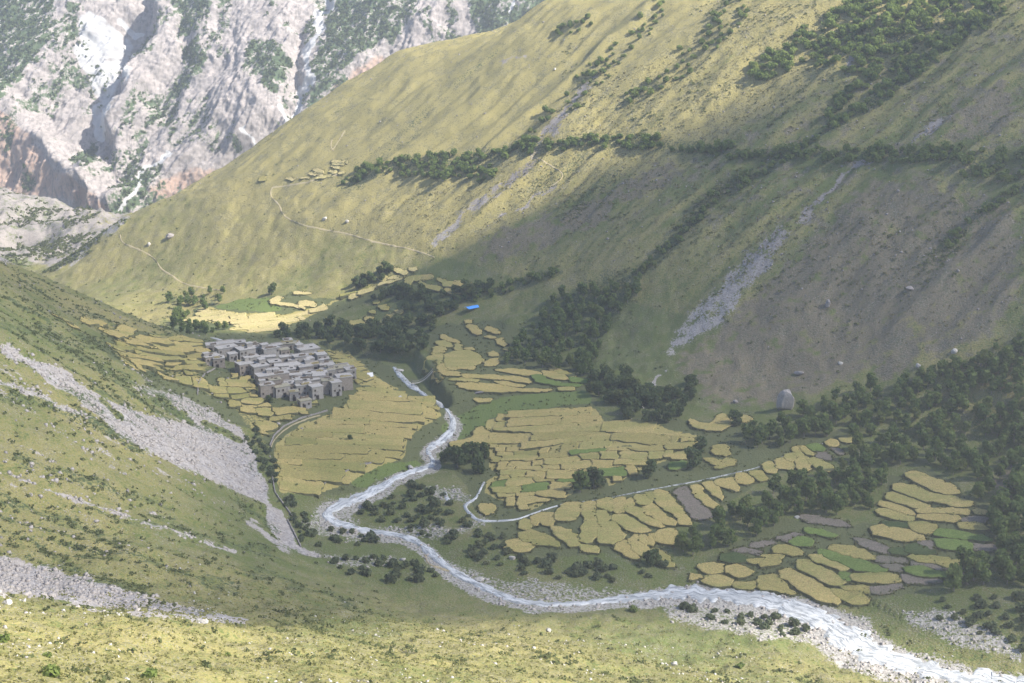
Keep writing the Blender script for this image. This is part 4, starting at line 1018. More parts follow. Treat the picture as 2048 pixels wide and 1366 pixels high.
def tree_meshes(seed, hgt, wid, mat, nblob=7, n=75, leaf=.36, low=.3):
    rg = np.random.default_rng(seed); V = []; b = MB()
    lean = rg.normal(size=2) * .25
    b.tube((0, 0, -.6), (lean[0] * .5, lean[1] * .5, hgt * .35), .2, .15); b.tube((lean[0] * .5, lean[1] * .5, hgt * .35), (lean[0], lean[1], hgt * .8), .15, .05)
    for k in range(nblob):
        th = rg.random() * 6.28; z = hgt * (low + (.92 - low) * (k + .5) / nblob); rr = wid * .5 * math.sin(math.pi * min(.95, (z / hgt - low * .5) / (1.05 - low * .5))) * rg.uniform(.35, .75)
        c = (lean[0] + rr * math.cos(th), lean[1] + rr * math.sin(th), z); br = wid * rg.uniform(.24, .36)
        V.append(leaves(rg, c, br, n, leaf)); b.tube((lean[0] * .7, lean[1] * .7, max(.6, z - br * 1.2)), c, .07, .025, 4)
    V = np.concatenate(V); V[:, 2] = np.maximum(V[:, 2], .1)
    tk = b.mesh('trunk'); tk.materials.append(BARK)
    return tk, quads('crown', V, mat)
def shrub_mesh(seed, hgt, wid, mat, nblob=4, n=48, leaf=.3):
    rg = np.random.default_rng(seed); V = []
    for k in range(nblob):
        th = rg.random() * 6.28; rr = wid * .5 * rg.uniform(.1, .6)
        V.append(leaves(rg, (rr * math.cos(th), rr * math.sin(th), hgt * rg.uniform(.3, .62)), wid * rg.uniform(.26, .36), n, leaf, hgt / wid * 1.1))
    V = np.concatenate(V); V[:, 2] = np.maximum(V[:, 2], -.1)
    return quads('shrub', V, mat)
LEAFY = leaf_mat('sunlit_leaves', (.12, .175, .045), (.27, .33, .09))  # shrub leaves lightened, with grazing sunlight put into the colour
BIRCH = [tree_meshes(200 + k, (7.5, 6.5, 8.5, 6.0, 7.0)[k], (5.2, 4.6, 5.4, 4.8, 5.8)[k], LEAF) for k in range(5)]
DTREE = [tree_meshes(220 + k, (6.0, 5.0, 5.5)[k], (5.6, 5.0, 6.2)[k], LEAFD, 7, 75, .36, .22) for k in range(3)]
SHRUB = [shrub_mesh(240 + k, (3.2, 2.6, 3.8, 2.2)[k], (4.2, 3.6, 4.4, 3.4)[k], LEAF2) for k in range(4)]
BRIGHT = [shrub_mesh(280 + k, (3.0, 2.4, 3.6)[k], (4.0, 3.4, 4.4)[k], LEAFY) for k in range(3)]
WILLOW = [shrub_mesh(260 + k, (1.7, 2.1, 1.4)[k], (2.6, 3.2, 2.4)[k], LEAFG, 4, 40, .26) for k in range(3)]
placed = []
def scatter_px(polys, n, mind, seed, avoid=(), tries=14):
    """points on the ground inside photo areas, no two nearer than mind metres"""
    rg = np.random.default_rng(seed); out = []; cellsz = mind
    taken = {}
    P0 = [np.array(p, float) for p in polys]; ar = np.array([np.ptp(p[:, 0]) * np.ptp(p[:, 1]) for p in P0])
    for k, p in enumerate(P0):
        m = int(n * tries * ar[k] / ar.sum()) + 20; u = rg.uniform(p[:, 0].min(), p[:, 0].max(), m); v = rg.uniform(p[:, 1].min(), p[:, 1].max(), m)
        ok = in_poly(u, v, p)
        for a in avoid: ok &= ~in_poly(u, v, a)
        w = drop(u[ok], v[ok])
        for q in w:
            key = (int(q[0] // mind), int(q[1] // mind)); bad = False
            for i in (-1, 0, 1):
                for j in (-1, 0, 1):
                    for o in taken.get((key[0] + i, key[1] + j), ()):
                        if (o[0] - q[0]) ** 2 + (o[1] - q[1]) ** 2 < mind * mind: bad = True
            if not bad:
                taken.setdefault(key, []).append(q); out.append(q)
    idx = rg.permutation(len(out))[:n]
    return [out[i] for i in idx]
def band(line, w): 
    """photo polygon around a line of points"""
    p = np.array(line, float); d = np.gradient(p, axis=0); d /= np.linalg.norm(d, axis=1)[:, None]; nrm = np.stack([-d[:, 1], d[:, 0]], 1) * w
    return np.concatenate([p + nrm, (p - nrm)[::-1]])
def plant_trees(pts, protos, name, label, group, smin=.75, smax=1.2, seed=0):
    rg = random.Random(seed)
    for q in pts:
        tk, cr_ = rg.choice(protos); s = rg.uniform(smin, smax)
        e = empty(name, (q[0], q[1], q[2] - .1), rg.uniform(0, 6.28), s)
        for nm, m in (('trunk', tk), ('crown', cr_)):
            o = bpy.data.objects.new(nm, m); col.objects.link(o); o.parent = e
        tag(e, label, 'tree', group)
def plant_shrubs(pts, protos, name, label, group, smin=.7, smax=1.25, seed=0, cat='shrub'):
    rg = random.Random(seed)
    for q in pts:
        o = bpy.data.objects.new(name, rg.choice(protos)); col.objects.link(o); s = rg.uniform(smin, smax)
        o.location = (q[0], q[1], q[2] - .15); o.rotation_euler = (rg.uniform(-.1, .1), rg.uniform(-.1, .1), rg.uniform(0, 6.28)); o.scale = (s, s, s * rg.uniform(.85, 1.15))
        tag(o, label, cat, group)
NOFIELD = [[(1500, 925), (1600, 885), (1700, 866), (1722, 890), (1670, 942), (1600, 962), (1440, 1000), (1420, 960)], [(1760, 1060), (1775, 950), (1820, 935), (1920, 960), (1990, 1030), (1990, 1120), (1870, 1180), (1500, 1180), (1520, 1085), (1590, 1035), (1720, 1040)]]
W1 = [(1480, 872), (1560, 850), (1700, 790), (1800, 770), (1900, 745), (2060, 700), (2060, 960), (1985, 990), (1960, 1000), (1930, 965), (1880, 935), (1810, 932), (1770, 955), (1740, 1030), (1640, 1040), (1590, 1028), (1500, 1085), (1440, 1100), (1340, 1125), (1370, 1070), (1440, 1035), (1520, 990), (1600, 960), (1660, 930), (1700, 890), (1600, 895), (1540, 905), (1500, 900)]
W2 = [(1985, 1020), (2060, 950), (2060, 1195), (1990, 1160), (1960, 1190), (1890, 1190), (1900, 1165), (1992, 1110)]
plant_trees(scatter_px([W1], 235, 3.1, 1, NOFIELD), BIRCH, 'birch_tree', 'leafy green tree in the wood around the lower terraces below the big boulder', 'trees of the lower wood', .55, 1.0, 1)
plant_trees(scatter_px([W2], 40, 3.0, 2), BIRCH, 'birch_tree', 'leafy tree along the right edge of the valley beside the lowest terraces', 'trees at the right edge of the valley', .7, 1.1, 2)
W3 = [(1000, 728), (1040, 690), (1080, 640), (1130, 590), (1180, 572), (1260, 560), (1290, 530), (1275, 600), (1225, 645), (1195, 700), (1185, 760), (1100, 738)]
plant_trees(scatter_px([W3], 95, 3.6, 3), BIRCH, 'hillside_tree', 'leafy tree in the dense thicket at the foot of the right slope', 'trees of the thicket above the green strip', .5, .95, 3)
W4 = [(1178, 775), (1200, 740), (1260, 765), (1330, 790), (1390, 770), (1385, 830), (1330, 850), (1250, 838), (1190, 808)]
plant_trees(scatter_px([W4], 42, 3.4, 4), DTREE, 'field_edge_tree', 'dark leafy tree in the clump behind the broad ripe field', 'trees behind the broad ripe field', .7, 1.15, 4)
W6 = [(590, 662), (700, 645), (735, 602), (800, 582), (880, 592), (945, 578), (1000, 575), (905, 622), (830, 650), (870, 648), (840, 705), (760, 712), (690, 690), (640, 682), (540, 676)]
NOF6 = [[(640, 630), (700, 600), (810, 600), (810, 640), (700, 665)]]
plant_trees(scatter_px([W6], 95, 3.8, 5, NOF6), DTREE, 'ravine_tree', 'dark tree in the thicket of the ravine behind the village', 'trees of the ravine behind the village', .55, 1.1, 5)
plant_trees(scatter_px([[(335, 600), (380, 590), (450, 585), (470, 600), (400, 625), (372, 650), (330, 640)], [(340, 640), (370, 655), (470, 655), (480, 668), (400, 675), (345, 665)]], 42, 3.6, 6), BIRCH, 'gorge_tree', 'pale green tree by the river beyond the village', 'trees by the river beyond the village', .45, .85, 6)
plant_trees(scatter_px([band([(712, 573), (750, 560), (785, 542)], 9)], 12, 3, 7), DTREE, 'slope_tree', 'dark tree in the row above the sunlit field strip', 'trees above the sunlit strip', .6, .9, 7)
one = [((545, 588), 'lone round tree on the upper edge of the sunlit field', .95, DTREE), ((915, 935), 'big bushy tree on the river bend beside the ripe fields', 1.3, DTREE), ((945, 925), 'rounded tree on the right of the river bend clump', 1.45, DTREE), ((970, 915), 'small tree at the field corner right of the river bend clump', 1.1, DTREE), ((960, 945), 'low tree at the lower right of the river bend clump', 1.1, DTREE),
       ((892, 925), 'low tree at the left end of the river bend clump', .85, DTREE), ((1160, 985), 'bushy tree on the left in the pair above the irrigation channel', 1.2, BIRCH), ((1190, 975), 'bushy tree on the right in the pair above the irrigation channel', 1.3, DTREE), ((1298, 955), 'dark tree standing among the terraces by the channel', 1.0, DTREE), ((1385, 935), 'round dark tree between the upper terraces and the channel', 1.15, DTREE),
       ((1400, 905), 'tree above the round dark tree between the terraces', .9, DTREE), ((1308, 1130), 'bushy tree at the foot of the fan-shaped terraces', .95, DTREE), ((540, 805), 'bushy green tree below the village front', .5, DTREE), ((1375, 783), 'small dark round tree alone on the slope foot', .5, DTREE), ((700, 880), 'small bush in the middle of the village field', .35, DTREE), ((1470, 850), 'dark tree beside the jagged ripe field', .9, DTREE)]
for (u, v), lab, s, pr in one:
    q = drop(u, v)
    plant_trees([q[0]], pr, 'tree', lab, None, s, s, int(u))
CANAL = [(680, 368), (740, 345), (830, 325), (930, 322), (1000, 308), (1090, 292), (1200, 285), (1320, 290), (1400, 300), (1480, 312), (1600, 314), (1750, 314), (1900, 310), (2070, 325)]
plant_shrubs(scatter_px([band(CANAL[:5], 10), band(CANAL[4:8], 13), band(CANAL[8:11], 8), band(CANAL[10:], 14), band([(800, 345), (900, 350), (985, 345)], 12), band([(1900, 330), (1960, 350), (2060, 350)], 14), band(CANAL[6:11], 10)], 270, 2.2, 8), SHRUB, 'hedge_shrub', 'leafy bush in the long level row crossing the right slope', 'bushes along the level hedge line', .8, 1.5, 8)
W8 = [(1490, 165), (1520, 110), (1600, 60), (1680, 20), (1760, -20), (2010, -20), (1990, 35), (1900, 95), (1800, 170), (1700, 240), (1640, 272), (1655, 220), (1720, 150), (1600, 130), (1540, 165)]
plant_shrubs(scatter_px([W8], 300, 2.3, 9), BRIGHT + SHRUB[:1], 'slope_bush', 'green bush in the broad thicket high on the right slope', 'bushes of the high thicket on the right slope', .9, 1.6, 9)
W9 = [band([(1130, 210), (1190, 150), (1250, 100), (1300, 40), (1330, 0)], 22), band([(1250, 205), (1330, 165), (1380, 130)], 14), band([(1360, 120), (1440, 60), (1480, 0)], 26), band([(1060, 265), (1110, 215)], 8), band([(1110, 75), (1190, 35)], 14)]
plant_shrubs(scatter_px(W9, 120, 2.8, 10), BRIGHT[:1] + SHRUB[:2], 'spur_bush', 'green bush in the loose clumps on the upper spur', 'bushes of the loose clumps on the upper spur', .6, 1.25, 10)
GUL = [band([(1640, 285), (1540, 335), (1440, 388), (1390, 440), (1340, 490), (1290, 540)], 11), band([(2060, 365), (1990, 410), (1940, 450), (1890, 500)], 10), band([(2060, 690), (1960, 735), (1900, 780)], 22), band([(1120, 540), (1000, 582), (930, 602)], 8), band([(990, 345), (950, 360), (940, 345)], 8), band([(2010, 20), (1900, 95), (1800, 170), (1720, 230)], 10)]
plant_shrubs(scatter_px(GUL, 190, 2.4, 11), SHRUB, 'gully_bush', 'bush in one of the dark gully strips down the right slope', 'bushes of the gully strips', .7, 1.3, 11)
WIL = [[(700, 1015), (830, 965), (900, 985), (960, 1062), (1010, 1060), (1010, 1100), (1100, 1120), (1250, 1132), (1340, 1130), (1300, 1165), (1100, 1160), (980, 1135), (880, 1080), (760, 1048)], [(608, 1060), (700, 1062), (760, 1078), (740, 1098), (640, 1100)], [(640, 1125), (760, 1110), (850, 1130), (880, 1160), (760, 1170)]]
plant_shrubs(scatter_px(WIL, 130, 2.4, 12), WILLOW, 'willow_shrub', 'low grey-green shrub on the gravelly flats beside the river', 'shrubs of the river flats', .7, 1.5, 12)
RB = [[(1880, 1200), (2060, 1190), (2060, 1310), (1960, 1270), (1880, 1240)], [(1340, 1215), (1500, 1225), (1620, 1255), (1600, 1280), (1450, 1250)]]
plant_shrubs(scatter_px(RB, 46, 3.2, 13), WILLOW, 'willow_shrub', 'low shrub on the pale gravel beside the wide river', 'shrubs of the lower gravel bank', .7, 1.4, 13)
plant_shrubs(scatter_px([band([(500, 868), (520, 900), (535, 935), (548, 965)], 14), band([(575, 1000), (600, 1040), (615, 1080)], 14)], 46, 2.0, 14), WILLOW, 'scree_foot_shrub', 'low shrub between the scree foot and the stone wall', 'shrubs at the scree foot', .6, 1.2, 14)
for u, v, s_, lab in ((100, 1350, .8, 'low green bush at the bottom left of the sunlit foreground slope'), (300, 1356, .75, 'green bush on the bottom edge right of the bottom left bush'), (8, 1282, .7, 'green bush at the left edge of the foreground slope'), (96, 1312, .4, 'small bush above the bottom left bush'), (455, 1312, .35, 'small bush in the middle of the left foreground'), (1480, 1335, .7, 'green bush at the lower right end of the foreground slope'), (1265, 1222, .9, 'rounded bush on the river shore at the top of the foreground slope')):
    q = drop(u, v); plant_shrubs([q[0]], [BRIGHT[1]], 'foreground_bush', lab, None, s_, s_, int(u))
prof(label='plants')

# ------------------------------------------------------------------ boulders, walls, small things
def rock_mat(name, a, b):
    t = NT(name); n = t.noise(.8, 5, .65, t.pos()); c = t.mix(n, a, b); c = t.mix(t.ramp(t.noise(2.5, 3, .6, t.pos()), .5, .7, 0, .5), c, tuple(x * .55 for x in a)); t.bump(n, .25, .8); return t.done(c)
ROCK = rock_mat('grey_boulder', (.22, .20, .19), (.36, .33, .31)); ROCKW = rock_mat('pale_boulder', (.38, .36, .325), (.55, .52, .475))
ROCKB = rock_mat('weathered_boulder', (.27, .25, .235), (.42, .39, .365))
def boulder_mesh(seed, sx, sy, sz, sub=2, rough=.3):
    bm = bmesh.new(); bmesh.ops.create_icosphere(bm, subdivisions=sub, radius=1.0); rg = np.random.default_rng(seed); k = rg.normal(size=(9, 3)); k /= np.linalg.norm(k, axis=1)[:, None]; off = rg.uniform(.5, .85, 9)
    for v in bm.verts:
        p = np.array(v.co)
        for a, o in zip(k, off):
            d = p @ a
            if d > o: p = p - a * (d - o)
        p = p * (1 + rough * .25 * rg.normal()) if sub < 2 else p * (1 + .03 * rg.normal())
        v.co = (p[0] * sx, p[1] * sy, p[2] * sz)
    me = bpy.data.meshes.new('boulder'); bm.to_mesh(me); bm.free(); return me
BOULD = [(1570, 818, 3.3, 2.7, 5.0, 'b', 'huge upright grey boulder at the foot of the right slope above the wood'), (1656, 612, 1.6, 1.4, 2.2, 'g', 'tall pale boulder in the middle of the right slope'), (1598, 748, 2.2, 1.6, 1.2, 'g', 'broad grey boulder up the slope from the huge boulder'), (1908, 704, 1.6, 1.3, 1.2, 'w', 'pale boulder on the slope near the right edge'), (1836, 735, 1.3, 1.1, 1.5, 'w', 'pointed pale boulder above the wood'),
         (1821, 578, 2.0, 1.5, 1.0, 'g', 'flat grey outcrop high on the brown slope'), (1470, 806, 1.5, 1.2, 1.0, 'g', 'grey boulder left of the huge boulder'), (1680, 728, 1.2, 1.0, .9, 'w', 'small pale boulder right of the slope outcrop'), (650, 439, 1.9, 1.5, 1.4, 'w', 'white boulder casting a shadow beside the hillside footpath'), (694, 444, 1.6, 1.3, 1.3, 'w', 'pale boulder right of the white boulder on the spur'),
         (340, 475, 3.4, 2.2, 2.6, 'g', 'dark rock outcrop above the lower footpath on the spur'), (298, 490, 1.6, 1.2, 1.5, 'w', 'pale boulder above the lower footpath on the spur'), (410, 1246, 1.0, .8, .7, 'w', 'white boulder on the crest of the sunlit foreground slope'), (14, 1208, 1.1, .9, .7, 'w', 'white boulder at the left end of the foreground crest'), (1097, 1262, .9, .8, .8, 'w', 'pale boulder at the top middle of the foreground slope'),
         (1350, 1330, 1.0, .8, .7, 'w', 'grey-white boulder low on the right of the foreground slope'), (820, 936, 1.6, 1.2, .9, 'w', 'flat pale boulder on the river bank at the bend'), (958, 786, 2.6, 1.6, .6, 'g', 'flat grey slab at the left end of the green strip'), (800, 797, 1.1, 1.0, 1.0, 'w', 'pale rock ringed by hedge in the village field'), (1594, 1036, .9, .8, .8, 'w', 'small white boulder beside the bare plot under the trees'),
         (960, 1160, 1.6, 1.2, .8, 'w', 'pale boulder pile on the river shore'), (1025, 1118, 1.4, 1.1, .9, 'w', 'pale boulder among the shrubs of the river flats'), (805, 1120, 1.2, 1.0, .7, 'w', 'pale rock heap left of the river loop'), (1855, 262, 1.6, 1.0, 1.0, 'g', 'grey outcrop high at the right on the slope'), (800, 742, 2.4, 1.6, .9, 'w', 'pale rounded boulder in the ravine above the rapids'), (1110, 140, 1.0, .8, .8, 'w', 'small pale boulder on the upper spur')]
for i, (u, v, a, b_, h, m, lab) in enumerate(BOULD):
    q = drop(u, v)[0]; o = link('boulder', boulder_mesh(300 + i, a, b_, h, 3 if i == 0 else 2), {'g': ROCK, 'w': ROCKW, 'b': ROCKB}[m])
    o.location = (q[0], q[1], q[2] + h * (.55 if i == 0 else .3)); o.rotation_euler = (.08, .1, i * 1.3); tag(o, lab, 'boulder')
def wall_thing(line, lab, h=.6, w=.45):
    p = dense(np.array(line, float), 2.0); q = drop(p[:, 0], p[:, 1]); q = q[np.concatenate([[True], np.hypot(*np.diff(q[:, :2], axis=0).T) > .3])]
    tn = np.gradient(q[:, :2], axis=0); tn /= np.linalg.norm(tn, axis=1)[:, None]; nr = np.stack([-tn[:, 1], tn[:, 0]], 1); n = len(q); rg = np.random.default_rng(n)
    hh = h * rg.uniform(.6, 1.2, n); ww = w * rg.uniform(.7, 1.2, n)
    V = []
    for s_, k in ((-1, 0), (-1, 1), (1, 1), (1, 0)): V.append(np.column_stack([q[:, :2] + nr * (s_ * ww / 2 * (1 - .25 * k))[:, None], q[:, 2] + (hh if k else -.4)]))
    V = np.stack(V, 1).reshape(-1, 3); f = [(4 * i + a, 4 * i + 4 + a, 4 * i + 5 + a, 4 * i + 1 + a) for i in range(n - 1) for a in range(3)] + [(0, 1, 2, 3), (4 * n - 1, 4 * n - 2, 4 * n - 3, 4 * n - 4)]
    ctr = V.mean(0); o = link('dry_stone_wall', pydata('dry_stone_wall', V - ctr, f), ROCK); o.location = ctr; tag(o, lab, 'wall')
wall_thing([(655, 822), (605, 836), (568, 853), (548, 872), (540, 892)], 'curved dry stone wall along the path below the village')
wall_thing([(545, 955), (550, 985), (560, 1000), (575, 1020), (590, 1040)], 'dry stone wall between the scree foot and the lowest village field')
wall_thing([(648, 968), (680, 950), (720, 932), (760, 922)], 'low stone wall across the lower village field beside the river meadow')
wall_thing([(395, 790), (398, 765), (410, 748), (430, 738)], 'curving stone wall between the terraces left of the village')
wall_thing([(575, 1040), (590, 1070), (602, 1095)], 'stone path edge at the foot of the pale scree')
# footbridge
a = drop(824, 772)[0] + [0, 0, 1.2]; b_ = drop(866, 753)[0] + [0, 0, 2.4]
n = 22; B = empty('footbridge', (a + b_) / 2); B0 = (a + b_) / 2
dirv = (b_ - a)[:2]; dirv /= np.linalg.norm(dirv); rotb = math.atan2(dirv[1], dirv[0])
t = NT('pale_planks'); PLANK = t.done(t.mix(t.noise(3, 2, .5, t.pos()), (.42, .39, .33), (.62, .58, .50)))
pm = MB().box(-.22, .22, -.6, .6, -.06, .06).mesh('plank'); pm.materials.append(PLANK)
sag = lambda k: -1.6 * 4 * k * (1 - k)
for i in range(n):
    k = (i + .5) / n; o = bpy.data.objects.new('plank', pm); col.objects.link(o); o.parent = B; p = a + (b_ - a) * k - B0; o.location = (p[0], p[1], p[2] + sag(k)); o.rotation_euler = (0, 0, rotb); o.scale = (np.linalg.norm(b_ - a) / n / .5, 1, 1)
for s_ in (-1, 1):
    c_ = MB()
    for i in range(10):
        k0, k1 = i / 10, (i + 1) / 10; sd = np.array([-dirv[1], dirv[0], 0]) * .62 * s_
        c_.tube(a + (b_ - a) * k0 - B0 + sd + [0, 0, sag(k0) + .9], a + (b_ - a) * k1 - B0 + sd + [0, 0, sag(k1) + .9], .05, .05, 5)
    link('hand_rope', c_.mesh('hand_rope'), PLANK, B)
    for e in (a, b_):
        sd = np.array([-dirv[1], dirv[0], 0]) * .62 * s_; link('post', MB().tube(e - B0 + sd - [0, 0, 2.4], e - B0 + sd + [0, 0, 1.1], .1, .08).mesh('post'), TIMB, B)
tag(B, 'pale plank footbridge sagging across the ravine below the rapids', 'bridge')
# blue tarpaulin shelter
q = drop(945, 618)[0]; TP = empty('tarpaulin_shelter', q, R(40), 1.15)
t = NT('blue_plastic_sheet'); BLUE = t.done(t.mix(t.noise(1.2, 3, .5, t.pos()), (.06, .30, .86), (.12, .40, .92)), .35, .4)
gx, gy = np.meshgrid(np.linspace(-3.4, 3.4, 13), np.linspace(-2.0, 2.0, 9), indexing='ij'); gz = 1.35 - .22 * np.abs(gy) + .1 * (fbm(gx * .8, gy * .8, 131, 2) - .5) - .12 * (1 - (gx / 3.4) ** 2)
link('sheet', grid_mesh('sheet', gx, gy, gz), BLUE, TP)
for px in (-3.2, 0, 3.2):
    for py in (-1.8, 1.8): link('pole', MB().tube((px, py, -.8), (px, py, .98), .05, .04).mesh('pole'), TIMB, TP)
tag(TP, 'bright blue tarpaulin stretched on poles above the small plots', 'tarpaulin')
q = drop(740, 752)[0]; TN = empty('tent', q, R(20)); t = NT('white_canvas'); CANV = t.done(t.mix(t.noise(2, 2, .5, t.pos()), (.72, .72, .73), (.82, .82, .82)))
link('canvas', pydata('canvas', [(-1.3, -1, -.1), (1.3, -1, -.1), (1.3, 1, -.1), (-1.3, 1, -.1), (-1.15, 0, 1.5), (1.15, 0, 1.5)], [(0, 1, 5, 4), (2, 3, 4, 5), (0, 4, 3), (1, 2, 5), (3, 2, 1, 0)]), CANV, TN)
link('ridge_pole', MB().tube((-1.5, 0, 1.52), (1.5, 0, 1.52), .04, .04).mesh('ridge_pole'), TIMB, TN)
tag(TN, 'small white tent at the right edge of the village field', 'tent')
# bare dead trees
for u, v, lab, sd in ((1263, 838, 'bare bleached dead tree at the edge of the broad ripe field', 1), (1288, 832, 'bare dead trunk right of the bleached dead tree', 2)):
    q = drop(u, v)[0]; rg = random.Random(sd); b = MB(); b.tube((0, 0, -.3), (.1, 0, 2.6), .2, .12)
    for k in range(6):
        z = 1.2 + k * .4; th = rg.uniform(0, 6.28); b.tube((.05, 0, z), (1.1 * math.cos(th), 1.1 * math.sin(th), z + rg.uniform(.8, 1.5)), .09, .03, 5)
    E = empty('dead_tree', q); t = bpy.data.materials.get('bleached_wood')
    if not t: t = NT('bleached_wood').done((.55, .5, .43))
    link('trunk', b.mesh('trunk'), t, E); tag(E, lab, 'tree')
prof(label='things')

# ------------------------------------------------------------------ loose stones, low scrub and grass tufts (uncountable)
area = np.gradient(rad)[:, None] * (rad * (ang[1] - ang[0]))[:, None] * np.ones_like(GX)
seen = (GU > -60) & (GU < 2110) & (GV > -40) & (GV < 1420)
def pick(weight, n, seed):
    w = (weight * area * seen).ravel(); w = w / w.sum(); rg = np.random.default_rng(seed)
    i = rg.choice(len(w), n, p=w); ii, jj = np.unravel_index(i, GX.shape)
    r = rad[ii] + (rg.random(n) - .5) * np.gradient(rad)[ii]; a = ang[jj] + (rg.random(n) - .5) * (ang[1] - ang[0])
    x = r * np.sin(a); y = r * np.cos(a); return np.stack([x, y, ground(x, y)], 1), rg
def stones(name, weight, n, smin, smax, seed, mat, power=2.5):
    p, rg = pick(weight, n, seed)
    base = np.array([(-1, -1, -.6), (1, -.9, -.6), (.9, 1, -.6), (-1, .9, -.6), (-.6, -.7, .6), (.7, -.5, .7), (.5, .6, .5), (-.7, .5, .65)])
    F = np.array(box_vf(0, 1, 0, 1, 0, 1)[1])
    s = smin + (smax - smin) * rg.random(n) ** power; th = rg.random(n) * 6.28; V = base[None] * (1 + .35 * rg.normal(size=(n, 8, 3)) * .6) * (s[:, None, None] * rg.uniform(.6, 1.2, (n, 1, 3)))
    c_, s_ = np.cos(th)[:, None], np.sin(th)[:, None]; X = V[..., 0] * c_ - V[..., 1] * s_; Y = V[..., 0] * s_ + V[..., 1] * c_
    V = np.stack([X, Y, V[..., 2]], -1) + p[:, None, :] + np.array([0, 0, .12]) * s[:, None, None]
    FF = (F[None] + (np.arange(n) * 8)[:, None, None]).reshape(-1, 4)
    tag(link(name, fast_mesh(name, V.reshape(-1, 3), FF), mat), kind='stuff')
def tufts(name, weight, n, k, wid, hgt, leaf, seed, mat, pts=None):
    p, rg = pick(weight, n, seed) if pts is None else (pts, np.random.default_rng(seed))
    n = len(p); s = rg.uniform(.55, 1.5, n)
    d = rg.normal(size=(n, k, 3)); d /= np.linalg.norm(d, axis=2)[..., None]; d[..., 2] = np.abs(d[..., 2])
    c_ = p[:, None] + d * np.array([wid, wid, hgt]) * s[:, None, None] * rg.uniform(.4, 1, (n, k, 1)); nn = d + rg.normal(size=(n, k, 3)) * .5
    a = np.cross(nn, rg.normal(size=(n, k, 3))); a /= np.linalg.norm(a, axis=2)[..., None]; b = np.cross(nn, a); b /= np.linalg.norm(b, axis=2)[..., None]
    L = leaf * s[:, None, None] * rg.uniform(.6, 1.3, (n, k, 1))
    V = np.stack([c_ - a * L - b * L, c_ + a * L - b * L * .8, c_ + a * L * .8 + b * L, c_ - a * L * .7 + b * L * .8], 2).reshape(-1, 3)
    tag(link(name, fast_mesh(name, V, np.arange(len(V)).reshape(-1, 4)), mat), kind='stuff')
STONEM = rock_mat('loose_stone', (.30, .27, .25), (.50, .46, .42))
lit = (near > .4) & (GY < 345)
stones('scree_stones', np.clip(A_scree, 0, 1) * left * (GY < 620) * (rad[:, None] ** -1.0), 5200, .12, .75, 1, STONEM, 3)
stones('slope_stones', (right * .5 * (1 - flat) + .75 * left) * (.3 + A_brown_shade), 5600, .12, .6, 2, ROCK, 3.5)
stones('foreground_stones', near * smooth(.45, .7, fbm(GX / 14, GY / 14, 141, 3)) * (rad[:, None] ** -1.0), 2000, .05, .38, 3, ROCKW, 4)
stones('river_stones', np.clip(B_gravel - .3, 0, 1) * (GY < 640), 3000, .1, .6, 4, STONEM, 3)
EDGEM = leaf_mat('field_edge_leaves', (.09, .11, .045), (.19, .19, .075), .2)
GRASSM = leaf_mat('grass_tufts', (.25, .255, .09), (.40, .36, .16), .3); SCRUBM = leaf_mat('low_scrub_leaves', (.10, .125, .05), (.20, .215, .085), .1)
tufts('low_scrub', (.05 + np.clip(A_green - .2, 0, 1)) * (left + .3 * (1 - right)) * (1 - flat) * (A_scree < .5), 4600, 9, .8, .45, .2, 5, SCRUBM)
tufts('hill_scrub', (GY < 800 + GX) * right * (1 - flat) * smooth(.46, .62, fbm(GX / 40, GY / 40, 145, 3)) * (.03 + np.clip(A_green - .25, 0, 1)), 3200, 8, .9, .5, .28, 6, SCRUBM)
HILLG = leaf_mat('hill_grass_blades', (.12, .12, .05), (.30, .26, .12), .2)
tufts('hill_grass', right * (1 - flat) * (GY < 760), 11000, 4, .6, .35, .2, 16, HILLG)
tufts('foreground_grass', near * (rad[:, None] ** -1.2), 9000, 5, .45, .3, .14, 7, GRASSM)
tufts('foreground_scrub', near * smooth(.6, .75, fbm(GX / 11, GY / 11, 143, 3)), 420, 12, .9, .6, .2, 8, SCRUBM)
ep = np.concatenate(EDGES); ep = ep + np.random.default_rng(77).normal(size=ep.shape) * .28; ep = ep[np.random.default_rng(78).permutation(len(ep))[:15000]]
ep = np.column_stack([ep, ground(ep[:, 0], ep[:, 1]) + .05])
tufts('field_edge_growth', None, 0, 5, .5, .55, .19, 9, EDGEM, ep)
tufts('farmland_weeds', B_farm * (GY > 330) * (1 - B_gravel), 2600, 6, .7, .4, .22, 19, SCRUBM)
# scrub of the far mountain
mw = (np.clip(M_green - .3, 0, 1) * (1 - M_white) * (pu > -60) & 1 if False else np.clip(M_green - .3, 0, 1) * (1 - M_white) * (pu > -60) * (pu < 1200) * (pv > -60)).ravel(); mw = mw / mw.sum()
rgm = np.random.default_rng(55); ix = rgm.choice(len(mw), 9000, p=mw)
mp = np.stack([mX.ravel()[ix], mY.ravel()[ix], mZ.ravel()[ix]], 1) + rgm.normal(size=(9000, 3)) * .8
tufts('mountain_scrub', None, 0, 5, 1.7, 1.6, .9, 10, LEAFD, mp)
# far-left scree foot scrub
tufts('gorge_scrub', (GY > 860) * (GU < 250) * (GV < 545) * (GX < -230) * (right < .02) * smooth(.45, .6, fbm(GX / 25, GY / 25, 151, 3)), 5200, 6, 1.2, .9, .5, 11, SCRUBM)
prof(label='stuff')

